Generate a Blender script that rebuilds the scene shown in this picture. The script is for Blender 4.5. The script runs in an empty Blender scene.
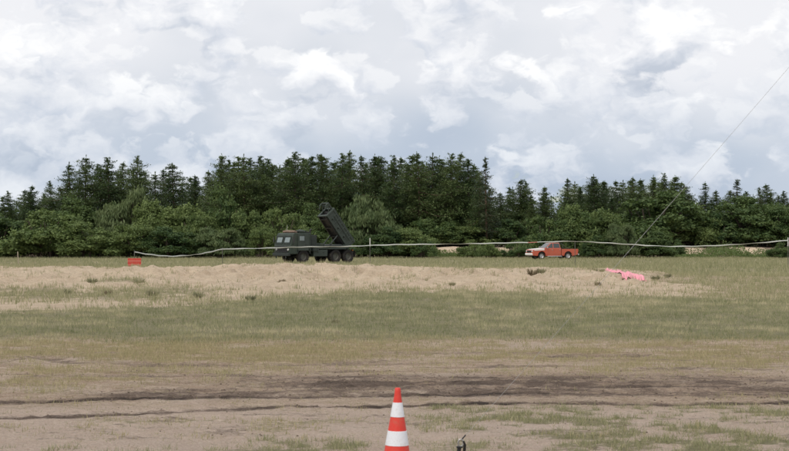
import bpy, bmesh, math, random
import numpy as np
from mathutils import Vector, Matrix

R = math.radians
SC = bpy.context.scene
COL = SC.collection
random.seed(7)
RNG = np.random.default_rng(11)

# ------------------------------------------------------------------ camera, sky, sun, exposure
F = 1500.0            # focal length in photo pixels (photo 789 x 451)
CX, HY = 394.5, 240.0  # principal column, horizon row
CAMH = 1.85
cam = bpy.data.cameras.new('camera')
cam.sensor_width = 36.0
cam.lens = 36.0 * F / 789.0
cam.clip_start = 0.1
cam.clip_end = 9000.0
cam.dof.use_dof = True
cam.dof.focus_distance = 60.0
cam.dof.aperture_fstop = 9.0
camo = bpy.data.objects.new('camera', cam)
COL.objects.link(camo)
camo.location = (0, 0, CAMH)
camo.rotation_euler = (R(90) + math.atan((HY - 225.5) / F), 0, 0)
SC.camera = camo

SUN_EL, SUN_AZ = R(52), R(215)      # azimuth clockwise from +Y: behind the camera, to the left
sdir = Vector((math.sin(SUN_AZ) * math.cos(SUN_EL), math.cos(SUN_AZ) * math.cos(SUN_EL), math.sin(SUN_EL)))
sun = bpy.data.lights.new('sun', 'SUN')
sun.energy = 1.5
sun.angle = R(12)
sun.color = (1.0, 0.95, 0.88)
suno = bpy.data.objects.new('sun', sun)
COL.objects.link(suno)
suno.rotation_euler = (-sdir).to_track_quat('-Z', 'Y').to_euler()
suno.location = sdir * 400


def nd(nt, typ, ins=None, **kw):
    n = nt.nodes.new(typ)
    for k, v in kw.items():
        setattr(n, k, v)
    if ins:
        for k, v in ins.items():
            s = n.inputs[k]
            if hasattr(v, 'is_output'):
                nt.links.new(v, s)
            else:
                s.default_value = v
    return n


def mth(nt, op, a, b=0.5, c=0.5, clamp=False):
    n = nt.nodes.new('ShaderNodeMath')
    n.operation = op
    n.use_clamp = clamp
    for i, v in enumerate((a, b, c)):
        if hasattr(v, 'is_output'):
            nt.links.new(v, n.inputs[i])
        else:
            n.inputs[i].default_value = v
    return n.outputs[0]


def vmath(nt, op, a, b=(0, 0, 0)):
    n = nt.nodes.new('ShaderNodeVectorMath')
    n.operation = op
    for i, v in enumerate((a, b)):
        if hasattr(v, 'is_output'):
            nt.links.new(v, n.inputs[i])
        else:
            n.inputs[i].default_value = v
    return n.outputs[0]


def mixc(nt, f, a, b, blend='MIX'):
    n = nt.nodes.new('ShaderNodeMix')
    n.data_type = 'RGBA'
    n.blend_type = blend
    for i, v in ((0, f), (6, a), (7, b)):
        if hasattr(v, 'is_output'):
            nt.links.new(v, n.inputs[i])
        else:
            n.inputs[i].default_value = (tuple(v) + (1,)) if (i and len(v) == 3) else v
    return n.outputs[2]


def ramp(nt, f, stops, interp='LINEAR'):
    n = nt.nodes.new('ShaderNodeValToRGB')
    cr = n.color_ramp
    cr.interpolation = interp
    while len(cr.elements) < len(stops):
        cr.elements.new(0.5)
    for e, (p, c) in zip(cr.elements, stops):
        e.position = p
        e.color = (c if isinstance(c, tuple) else (c, c, c)) + (1,)
    nt.links.new(f, n.inputs[0])
    return n.outputs[0]


def sstep(nt, x, a, b):
    n = nt.nodes.new('ShaderNodeMapRange')
    n.interpolation_type = 'SMOOTHSTEP'
    nt.links.new(x, n.inputs[0])
    if a > b:          # falling edge
        n.inputs[3].default_value = 1.0
        n.inputs[4].default_value = 0.0
        a, b = b, a
    n.inputs[1].default_value = a
    n.inputs[2].default_value = b
    return n.outputs[0]


def noise(nt, vec, scale, detail=4, rough=0.55, out=0, **kw):
    n = nd(nt, 'ShaderNodeTexNoise', {'Vector': vec, 'Scale': scale, 'Detail': detail, 'Roughness': rough}, **kw)
    return n.outputs[out]


# world: Nishita sky seen through gaps of a broken overcast of cumulus
W = bpy.data.worlds.new('World')
SC.world = W
W.use_nodes = True
nt = W.node_tree
nt.nodes.clear()
tc = nd(nt, 'ShaderNodeTexCoord')
gen = tc.outputs['Generated']
sky = nd(nt, 'ShaderNodeTexSky', sky_type='NISHITA')
sky.sun_disc = False
sky.sun_elevation = SUN_EL
sky.sun_rotation = SUN_AZ
sky.air_density = 1.0
sky.dust_density = 1.5
sep = nd(nt, 'ShaderNodeSeparateXYZ', {0: gen})
dz = sep.outputs[2]
ZS = 1.55
OFF = Vector((3.17, 0.4, 1.3))
p0 = vmath(nt, 'ADD', vmath(nt, 'MULTIPLY', gen, (1.0, 1.0, ZS)), tuple(OFF))
wn = noise(nt, p0, 30.0, 3, 0.55, out=1)
warp = vmath(nt, 'SCALE', vmath(nt, 'SUBTRACT', wn, (0.5, 0.5, 0.5)))
warp.node.inputs['Scale'].default_value = 0.030
q0 = vmath(nt, 'ADD', p0, warp)


def heads_at(q, lst):
    acc = None
    for px, py, rad, amt in lst:
        v = Vector(((px - CX) / F, 1.0, (HY - py) / F)).normalized()
        v = Vector((v.x, v.y, v.z * ZS)) + OFF
        dist = vmath(nt, 'LENGTH', vmath(nt, 'SUBTRACT', q, tuple(v))).node.outputs['Value']
        g = nd(nt, 'ShaderNodeMapRange', {0: dist, 1: rad, 2: 0.0, 3: 0.0, 4: amt}, interpolation_type='SMOOTHSTEP').outputs[0]
        acc = g if acc is None else mth(nt, 'ADD', acc, g)
    return acc


def lumps(q, s1, s2, heads):
    nm = noise(nt, q, s1, 6, 0.58)
    v1 = nd(nt, 'ShaderNodeTexVoronoi', {'Vector': q, 'Scale': s2}, feature='F1').outputs['Distance']
    d = mth(nt, 'MULTIPLY_ADD', v1, -0.30, nm)
    return mth(nt, 'ADD', d, heads_at(q, heads)) if heads else d


def cumulus(shift, s1, s2, lo, hi, up, heads, gain):
    """one layer of lumpy cloud: cover mask with a crisp edge, and how much each point faces the light above"""
    qa = vmath(nt, 'ADD', q0, shift)
    d0_ = lumps(qa if not heads else q0, s1, s2, heads)
    d1_ = lumps(vmath(nt, 'ADD', qa if not heads else q0, (0, 0, up)), s1, s2, heads)
    m = sstep(nt, d0_, lo, hi)
    l = mth(nt, 'MULTIPLY_ADD', mth(nt, 'SUBTRACT', d0_, d1_), gain, 0.42, clamp=True)
    return m, l


nbig = noise(nt, q0, 6.0, 2, 0.5)
elev = sstep(nt, dz, 0.025, 0.15)
b0 = mth(nt, 'MULTIPLY_ADD', elev, 0.26, nbig)
cl = ramp(nt, b0, [(0.36, (0.40, 0.475, 0.60)), (0.50, (0.55, 0.61, 0.70)), (0.64, (0.72, 0.75, 0.805)), (0.80, (0.86, 0.87, 0.905))])
HEADS = ((212, 70, 0.034, 0.16), (652, 54, 0.034, 0.24), (40, 48, 0.05, 0.12), (25, 180, 0.03, 0.12), (430, 130, 0.035, .08), (715, 160, .03, .1))
m1, l1 = cumulus((0, 0, 0), 13.0, 15.0, 0.325, 0.405, 0.030, HEADS, 2.6)
c1 = ramp(nt, mth(nt, 'MULTIPLY_ADD', elev, 0.16, l1), [(0.05, (0.45, 0.51, 0.61)), (0.35, (0.62, 0.665, 0.745)), (0.62, (0.845, 0.86, 0.90)), (0.95, (1.04, 1.04, 1.04))])
cl = mixc(nt, mth(nt, 'MULTIPLY', m1, 0.85), cl, c1)
m2, l2 = cumulus((5.3, 1.7, 2.9), 24.0, 31.0, 0.36, 0.44, 0.016, None, 2.4)
c2 = ramp(nt, mth(nt, 'MULTIPLY_ADD', elev, 0.18, l2), [(0.10, (0.57, 0.63, 0.73)), (0.45, (0.745, 0.775, 0.84)), (0.90, (0.95, 0.955, 0.97))])
cl = mixc(nt, mth(nt, 'MULTIPLY', m2, 0.6), cl, c2)
dens = mth(nt, 'ADD', b0, mth(nt, 'MULTIPLY', m1, .3))
low = nd(nt, 'ShaderNodeMapRange', {0: dz, 1: 0.125, 2: 0.05, 3: 0.0, 4: 0.36}, interpolation_type='SMOOTHSTEP').outputs[0]
cl = mixc(nt, low, cl, (0.47, 0.56, 0.685))
bg_s = nd(nt, 'ShaderNodeBackground', {'Color': sky.outputs[0], 'Strength': 0.11})
bg_c = nd(nt, 'ShaderNodeBackground', {'Color': cl, 'Strength': 0.81})
cover = sstep(nt, dens, 0.30, 0.42)
ms = nd(nt, 'ShaderNodeMixShader', {0: cover, 1: bg_s.outputs[0], 2: bg_c.outputs[0]})
wo = nd(nt, 'ShaderNodeOutputWorld', {'Surface': ms.outputs[0]})

vs = SC.view_settings
vs.view_transform = 'Standard'
vs.look = 'None'
vs.exposure = 0.34
vs.gamma = 1.0
vs.use_curve_mapping = False
SC.render.engine = 'CYCLES'
SC.cycles.max_bounces = 4
SC.cycles.diffuse_bounces = 3
SC.cycles.transmission_bounces = 3
SC.cycles.use_light_tree = False
W.cycles.sampling_method = 'MANUAL'
W.cycles.sample_map_resolution = 512
SC.cycles.transparent_max_bounces = 6


# ------------------------------------------------------------------ numpy noise, pixel helpers
def _hash(ix, iy, seed):
    h = (ix.astype(np.int64) * 374761393 + iy.astype(np.int64) * 668265263 + seed * 974711) & 0x7fffffff
    h = ((h ^ (h >> 13)) * 1274126177) & 0x7fffffff
    h = h ^ (h >> 16)
    return (h & 0xffff) / 65535.0


def vnoise(x, y, seed=0):
    ix = np.floor(x); iy = np.floor(y)
    fx = x - ix; fy = y - iy
    fx = fx * fx * (3 - 2 * fx); fy = fy * fy * (3 - 2 * fy)
    ix = ix.astype(np.int64); iy = iy.astype(np.int64)
    a = _hash(ix, iy, seed); b = _hash(ix + 1, iy, seed)
    c = _hash(ix, iy + 1, seed); d = _hash(ix + 1, iy + 1, seed)
    return (a * (1 - fx) + b * fx) * (1 - fy) + (c * (1 - fx) + d * fx) * fy


def fbm(x, y, seed=0, octv=4, gain=0.5):
    s = np.zeros_like(x, dtype=float); amp = 1.0; tot = 0.0; f = 1.0
    for i in range(octv):
        s += amp * vnoise(x * f + 17.3 * i, y * f - 9.1 * i, seed + i)
        tot += amp; amp *= gain; f *= 2.03
    return s / tot


def ss(x, a, b):
    t = np.clip((x - a) / (b - a), 0, 1)
    return t * t * (3 - 2 * t)


def band(x, a, b, s):
    return ss(x, a - s, a + s) * (1 - ss(x, b - s, b + s))


def ipx(x, xs, ys):
    return np.interp(x, xs, ys)


def dist_of_row(y):          # distance at which flat ground appears on that photo row
    return F * CAMH / (y - HY)


def X_of(px, d):
    return (px - CX) / F * d


def Z_of(py, d):
    return CAMH - (py - HY) / F * d


# rut centre lines: (X, distance) in metres, from rows of the photograph
def rut_curve(pts):
    xs, ds = [], []
    for px, py in pts:
        d = dist_of_row(py)
        xs.append(X_of(px, d)); ds.append(d)
    return np.array(xs), np.array(ds)


RUT_A = rut_curve([(-60, 404), (0, 403), (67, 401), (121, 398), (200, 397), (300, 396), (400, 395), (520, 393), (650, 392), (860, 390)])
RUT_B = rut_curve([(-60, 419), (0, 418), (40, 416), (107, 415), (200, 410), (254, 408), (294, 406.5), (348, 407), (454, 404), (480, 403), (561, 402.5), (683, 404), (860, 401)])
RUT_C = rut_curve([(-60, 364), (0, 362), (35, 356), (94, 365), (161, 364), (224, 364), (400, 358), (675, 354), (860, 355)])
MEADOW = rut_curve([(-400, 318), (-100, 315), (0, 313), (90, 310), (180, 304), (240, 301), (260, 297), (345, 295), (395, 291), (500, 292), (600, 296), (640, 296), (800, 298), (1000, 298)])


def zones(X, D):
    """sand, green, dry, churn, wear masks (0..1) and height of the ground at X, D"""
    n1 = fbm(X * 0.45, D * 0.45, 3, 4)
    n2 = fbm(X * 1.7, D * 1.7, 21, 4)
    n3 = fbm(X * 0.11, D * 0.11, 33, 3)
    nf = fbm(X * 6.0, D * 6.0, 41, 3)
    med = np.interp(X, *MEADOW)
    dn = D + (n1 - 0.5) * 3.0 + (n2 - 0.5) * 1.2
    edge = med + (n2 - 0.5) * 5 + (n1 - 0.5) * 5
    # meadow
    green = ss(D, 26.6, 29.0 + 0 * D) * 1.0
    green = ss(dn, 25.6, 29.4) * (1 - ss(D, edge - 1.8, edge + 1.8))
    # sand bank
    right_fade = 1 - ss(X + (n1 - 0.5) * 5 + (n2 - .5) * 3, 8.5, 13.0)
    sand = ss(D, edge - 1.8, edge + 1.8) * (1 - ss(D + (n2 - 0.5) * 9, 70, 77)) 
    sand = sand * (0.12 + 0.88 * right_fade)
    # tuft row on the left
    tuft = band(D + (n2 - .5) * 3.5, 45.5, 53.5, 2.2) * (1 - ss(X + (n2 - .5) * 5, -7.5, -3.5)) * ss(n2, 0.30, 0.52)
    tuft = np.maximum(tuft, 0.9 * band(D + (n2 - .5) * 1.0, 58.5, 60.2, 0.5) * band(X, -12.2, -9.9, 0.3))
    # right, beyond the sand: dry sward
    rsw = ss(D, edge - 3, edge + 3) * (1 - ss(D, 72, 82)) * (1 - right_fade)
    far = ss(D, 70, 80)
    dry = ss(dn, 19.6, 23.6) * (1 - ss(dn, 27.0, 31.0)) * (0.35 + 0.65 * ss(n1 * .5 + n2 * .5, .40, .58))
    dry = np.maximum(dry, 0.75 * band(dn, 19.2, 21.6, .5) * (1 - ss(X + (n2 - .5) * 3, -2.5, .8)) * ss(n2, .36, .55))
    # weeds among the pale soil in front
    fr = (1 - ss(D, 16.3, 17.2)) * ss(X + (n2 - .5) * 1.6 + (D - 13.5) * .18, 0.0, 1.3) * ss(n2 * .45 + nf * .55, .44, .58)
    fl = (1 - ss(D + (n2 - .5) * 0.9, 13.6, 14.1)) * band(X, -1.25, -0.2, .2) * ss(nf * .5 + n2 * .5, .42, .56)
    fl2 = (1 - ss(D + (n2 - .5) * 0.9, 13.2, 13.6)) * ss(nf * .5 + n2 * .5, .5, .6) * .7
    front = np.maximum(np.maximum(fr, fl), fl2)
    patch = band(D, 14.0, 25, .8) * ss(n2 * .55 + n1 * .25 + nf * .2, .50, .62) * .9
    # churned, moist soil
    ra = np.interp(X, *RUT_A); rb = np.interp(X, *RUT_B); rc = np.interp(X, *RUT_C)
    wob = (n2 - 0.5) * 0.25 + (nf - .5) * .10
    gA = np.exp(-((D - ra + wob * .45) / 0.20) ** 2)
    gB = np.exp(-((D - rb + wob * .22) / 0.15) ** 2)
    gC = np.exp(-((D - rc + wob * 2.2) / 0.45) ** 2)
    gD = np.exp(-((D - rb - 0.62 + wob) / 0.16) ** 2)
    cpat = ss(fbm(X * .9, D * 3.0, 77, 4), .38, .60)
    churn = gA * (0.75 + .75 * cpat)
    wB = 0.72 + 0.28 * ss(X, -0.5, 1.0)
    churn = np.maximum(churn, gB * wB * (1.15 + .65 * cpat))
    churn = np.maximum(churn, gC * .75 * ss(fbm(X * .6, D * .6, 55, 3), .42, .58))
    broad = band(D + wob * 3, 18.0, 20.6, .9) * ss(X + (n1 - .5) * 3, -3.4, -0.6) * (1 - .55 * ss(X, 3.5, 7))
    broad = np.maximum(broad, .8 * band(D + wob * 3, 17.6, 18.7, .4) * ss(X, -4.5, -3.0))
    churn = np.maximum(churn, broad * (0.60 + .5 * ss(nf * .55 + cpat * .2 + n2 * .25, .36, .66)))
    spots = band(D, 13.2, 16.2, .5) * ss(fbm(X * 1.3, D * 4.5, 91, 4), .60, .70)
    churn = np.maximum(churn, .5 * spots)
    churn = np.maximum(churn, .6 * band(D, 19.5, 25, .8) * ss(fbm(X * .45, D * 2.6, 64, 4), .56, .66))
    # the grass keeps off the ruts
    keep = 1 - np.clip(churn * 1.3, 0, 1)
    front = front * keep; patch = patch * keep; dry = dry * keep
    # ---- heights
    h = (n3 - 0.5) * 0.12 * ss(D, 25, 60) + (n2 - 0.5) * 0.03 + (nf - .5) * .012
    crest_d = 66 + (n3 - .5) * 10 + (n1 - .5) * 3
    amp = (0.50 + (n3 - .5) * .25 + (n1 - .5) * .22) * (0.45 + .55 * right_fade)
    amp = amp + .13 * band(X, -9.0, 1.0, 3.0)
    up = 0.35 * ss(D, edge, crest_d - 6) + 0.65 * ss(D + (n2 - .5) * 4.5, crest_d - 6.5, crest_d - 1.0)
    h = h + amp * up * (1 - 0.85 * ss(D, crest_d + 3, crest_d + 22))
    lump = fbm(X * .8, D * .5, 14, 4)
    h = h + sand * ((n2 - .5) * .20 + (nf - .5) * .06 + (np.abs(lump - .5) * -.8 + .08)) * ss(D, 44, 58)
    h = h - 0.012 * gA - 0.012 * gB * wB - 0.05 * gC * churn
    h = h + 0.014 * np.exp(-((D - ra + wob - .30) / 0.16) ** 2) + 0.014 * np.exp(-((D - rb + wob * .5 - .26) / 0.12) ** 2) * wB
    h = h + np.clip(churn, 0, 1) * ((fbm(X * 9, D * 9, 8, 3) - .5) * .05)
    h = h + green * (n2 - .5) * .06
    h = h + (1 - ss(D, 26, 30)) * ((fbm(X * 5, D * 6.5, 88, 3) - .5) * .018 + (fbm(X * 13, D * 13, 89, 2) - .5) * .022)
    h = h - .26 * ss(D, 92, 125)
    pl = ss(D + (n1 - .5) * 5, 181, 187)
    h = h + pl * (1.1 + (n3 - .5) * .5) + ss(D, 190, 400) * 1.0
    bank = band(D + (n1 - .5) * 5, 179.5, 188.0, .7)
    gap = np.zeros_like(X)
    for a_, b_ in ((-30, 12), (52, 60), (80, 94), (436, 463), (497, 510), (668, 705), (738, 766)):
        gap = np.maximum(gap, band(X + (n2 - .5) * 1.2, X_of(a_, 184), X_of(b_, 184), .5))
    sand = np.maximum(sand, bank * gap)
    churn = np.maximum(churn, .75 * ss(D, 174, 182) * (1 - bank * gap))
    sand = sand * (1 - .75 * tuft)
    farg = far * (1 - bank)
    g_tot = np.clip(np.maximum.reduce([green, .75 * tuft, front * .8, patch * .5, .55 * rsw, .75 * farg]), 0, 1)
    d_tot = np.clip(np.maximum.reduce([dry, .6 * rsw, .30 * farg, patch * .5, .25 * front]), 0, 1)
    return dict(sand=sand, green=g_tot, dry=d_tot, churn=churn, h=h, meadow=green, tuft=tuft, front=front,
                patch=patch, dryband=dry, edge=edge, crest=crest_d, rsw=rsw, farg=farg, bank=bank, n2=n2, nf=nf)


def gz(x, y):
    return float(zones(np.array([float(x)]), np.array([float(y)]))['h'][0])


# ------------------------------------------------------------------ mesh helpers
def raw_mesh(name, V, Fc, nside, smooth=False):
    """fast mesh: V (n,3), Fc (m,nside)"""
    m = bpy.data.meshes.new(name)
    V = np.ascontiguousarray(V, dtype=np.float32); Fc = np.ascontiguousarray(Fc, dtype=np.int32)
    m.vertices.add(len(V)); m.vertices.foreach_set('co', V.ravel())
    m.loops.add(Fc.size); m.loops.foreach_set('vertex_index', Fc.ravel())
    m.polygons.add(len(Fc))
    m.polygons.foreach_set('loop_start', np.arange(0, Fc.size, nside, dtype=np.int32))
    m.polygons.foreach_set('use_smooth', np.full(len(Fc), smooth))
    m.update(calc_edges=True)
    return m


class MB:
    """collects shapes; build() links them as one mesh object"""
    def __init__(self):
        self.v = []; self.f = []

    def add(self, vs, fs, M=None):
        o = len(self.v)
        for p in vs:
            p = Vector(p)
            self.v.append(tuple(M @ p) if M else tuple(p))
        for q in fs:
            self.f.append(tuple(i + o for i in q))
        return self

    def box(self, c, s, M=None, taper=None):
        x, y, z = s[0] / 2, s[1] / 2, s[2] / 2
        vs = []
        for k, zz in ((0, -z), (1, z)):
            tx, ty = (taper if (taper and k) else (1, 1))
            for sx, sy in ((-1, -1), (1, -1), (1, 1), (-1, 1)):
                vs.append((c[0] + sx * x * tx, c[1] + sy * y * ty, c[2] + zz))
        return self.add(vs, [(3, 2, 1, 0), (4, 5, 6, 7), (0, 1, 5, 4), (1, 2, 6, 5), (2, 3, 7, 6), (3, 0, 4, 7)], M)

    def hexa(self, pts, M=None):          # 4 bottom, 4 top corner points
        return self.add(pts, [(3, 2, 1, 0), (4, 5, 6, 7), (0, 1, 5, 4), (1, 2, 6, 5), (2, 3, 7, 6), (3, 0, 4, 7)], M)

    def tube(self, a, b, r0, r1=None, n=8, M=None, caps=True):
        r1 = r0 if r1 is None else r1
        a = Vector(a); b = Vector(b); d = (b - a).normalized()
        u = d.orthogonal().normalized(); w = d.cross(u)
        vs = []
        for p, r in ((a, r0), (b, r1)):
            for i in range(n):
                t = 2 * math.pi * i / n
                vs.append(p + u * (r * math.cos(t)) + w * (r * math.sin(t)))
        fs = [(i, (i + 1) % n, n + (i + 1) % n, n + i) for i in range(n)]
        if caps:
            fs += [tuple(range(n - 1, -1, -1)), tuple(range(n, 2 * n))]
        return self.add(vs, fs, M)

    def path(self, pts, rad, n=6, M=None):
        pts = [Vector(p) for p in pts]
        rad = rad if isinstance(rad, (list, tuple)) else [rad] * len(pts)
        vs = []; fs = []
        u = None
        for i, p in enumerate(pts):
            d = (pts[min(i + 1, len(pts) - 1)] - pts[max(i - 1, 0)]).normalized()
            u = d.orthogonal().normalized() if u is None else (u - d * u.dot(d)).normalized()
            w = d.cross(u)
            for k in range(n):
                t = 2 * math.pi * k / n
                vs.append(p + u * (rad[i] * math.cos(t)) + w * (rad[i] * math.sin(t)))
        for i in range(len(pts) - 1):
            for k in range(n):
                fs.append((i * n + k, i * n + (k + 1) % n, (i + 1) * n + (k + 1) % n, (i + 1) * n + k))
        fs += [tuple(range(n - 1, -1, -1)), tuple(range((len(pts) - 1) * n, len(pts) * n))]
        return self.add(vs, fs, M)

    def lathe(self, prof, n=24, M=None, closed=False):
        """profile (r, z) turned round z"""
        vs = []; fs = []; m = len(prof)
        for i in range(n):
            t = 2 * math.pi * i / n
            for r, z in prof:
                vs.append((r * math.cos(t), r * math.sin(t), z))
        for i in range(n):
            j = (i + 1) % n
            for k in range(m if closed else m - 1):
                l = (k + 1) % m
                fs.append((i * m + k, j * m + k, j * m + l, i * m + l))
        return self.add(vs, fs, M)

    def extrude(self, poly, y0, y1, M=None):
        """polygon in x,z pulled along y"""
        n = len(poly)
        vs = [(x, y0, z) for x, z in poly] + [(x, y1, z) for x, z in poly]
        fs = [tuple(range(n)), tuple(range(2 * n - 1, n - 1, -1))]
        fs += [(i, n + i, n + (i + 1) % n, (i + 1) % n) for i in range(n)]
        return self.add(vs, fs, M)

    def build(self, name, mat, parent=None, smooth=False, bevel=0.0, seg=2):
        m = bpy.data.meshes.new(name)
        m.from_pydata(self.v, [], self.f)
        bm = bmesh.new(); bm.from_mesh(m)
        bmesh.ops.recalc_face_normals(bm, faces=bm.faces)
        if bevel:
            es = [e for e in bm.edges if len(e.link_faces) == 2 and e.calc_face_angle(0) > 0.6]
            bmesh.ops.bevel(bm, geom=es, offset=bevel, segments=seg, affect='EDGES', profile=0.5, clamp_overlap=True)
        bm.to_mesh(m); bm.free()
        if smooth:
            for p in m.polygons:
                p.use_smooth = True
            m.set_sharp_from_angle(angle=R(40))
        m.materials.append(mat)
        o = bpy.data.objects.new(name, m)
        COL.objects.link(o)
        o.parent = parent
        return o


def tag(o, label=None, cat=None, group=None, kind=None):
    if label: o['label'] = label
    if cat: o['category'] = cat
    if group: o['group'] = group
    if kind: o['kind'] = kind
    return o


def empty(name, loc=(0, 0, 0), rz=0.0):
    o = bpy.data.objects.new(name, None)
    o.empty_display_size = 0.3
    o.location = loc
    o.rotation_euler = (0, 0, rz)
    COL.objects.link(o)
    return o


def link_mesh(name, mesh, parent=None):
    o = bpy.data.objects.new(name, mesh)
    COL.objects.link(o)
    o.parent = parent
    return o


# ------------------------------------------------------------------ materials
def new_mat(name):
    m = bpy.data.materials.new(name)
    m.use_nodes = True
    t = m.node_tree
    t.nodes.clear()
    out = nd(t, 'ShaderNodeOutputMaterial')
    return m, t, out


def paint(name, col, rough=0.5, metal=0.0, coat=0.0, dirt=0.25, dirt_col=(0.22, 0.18, 0.13), scale=3.0, var=0.15, spec=0.5):
    m, t, out = new_mat(name)
    tcn = nd(t, 'ShaderNodeTexCoord')
    n = noise(t, tcn.outputs['Object'], scale, 6, 0.6)
    n2 = noise(t, tcn.outputs['Object'], scale * 6, 4, 0.6)
    a = tuple(c * (1 - var) for c in col); b = tuple(min(1, c * (1 + var)) for c in col)
    c = mixc(t, n, a, b)
    f = mth(t, 'MULTIPLY', sstep(t, mth(t, 'MULTIPLY_ADD', n2, 0.4, mth(t, 'MULTIPLY', n, .6)), .46, .72), dirt)
    c = mixc(t, f, c, dirt_col)
    rg = mth(t, 'MULTIPLY_ADD', n2, 0.25, rough - .12, clamp=True)
    p = nd(t, 'ShaderNodeBsdfPrincipled', {'Base Color': c, 'Roughness': rg, 'Metallic': metal, 'Coat Weight': coat,
                                          'Coat Roughness': 0.08, 'Specular IOR Level': spec})
    t.links.new(p.outputs[0], out.inputs[0])
    return m


def foliage(name, dark, light, trans=0.25, objvar=0.5, scale=0.6):
    m, t, out = new_mat(name)
    tcn = nd(t, 'ShaderNodeTexCoord')
    oi = nd(t, 'ShaderNodeObjectInfo')
    geo = nd(t, 'ShaderNodeNewGeometry')
    n = noise(t, geo.outputs['Position'], scale, 5, 0.65)
    f = mth(t, 'MULTIPLY_ADD', mth(t, 'SUBTRACT', oi.outputs['Random'], .5), objvar, sstep(t, n, .3, .7), clamp=True)
    c = mixc(t, f, dark, light)
    dfs = nd(t, 'ShaderNodeBsdfPrincipled', {'Base Color': c, 'Roughness': 0.6, 'Specular IOR Level': 0.25})
    tr = nd(t, 'ShaderNodeBsdfTranslucent', {'Color': mixc(t, 0.35, c, (0.10, 0.14, 0.02))})
    mx = nd(t, 'ShaderNodeMixShader', {0: trans, 1: dfs.outputs[0], 2: tr.outputs[0]})
    t.links.new(mx.outputs[0], out.inputs[0])
    return m


def bark(name, a, b):
    m, t, out = new_mat(name)
    tcn = nd(t, 'ShaderNodeTexCoord')
    v = vmath(t, 'MULTIPLY', tcn.outputs['Object'], (1, 1, .2))
    n = noise(t, v, 9, 6, .65)
    p = nd(t, 'ShaderNodeBsdfPrincipled', {'Base Color': mixc(t, n, a, b), 'Roughness': .9})
    bp = nd(t, 'ShaderNodeBump', {'Height': n, 'Strength': .6, 'Distance': .05})
    t.links.new(bp.outputs[0], p.inputs['Normal'])
    t.links.new(p.outputs[0], out.inputs[0])
    return m


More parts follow.
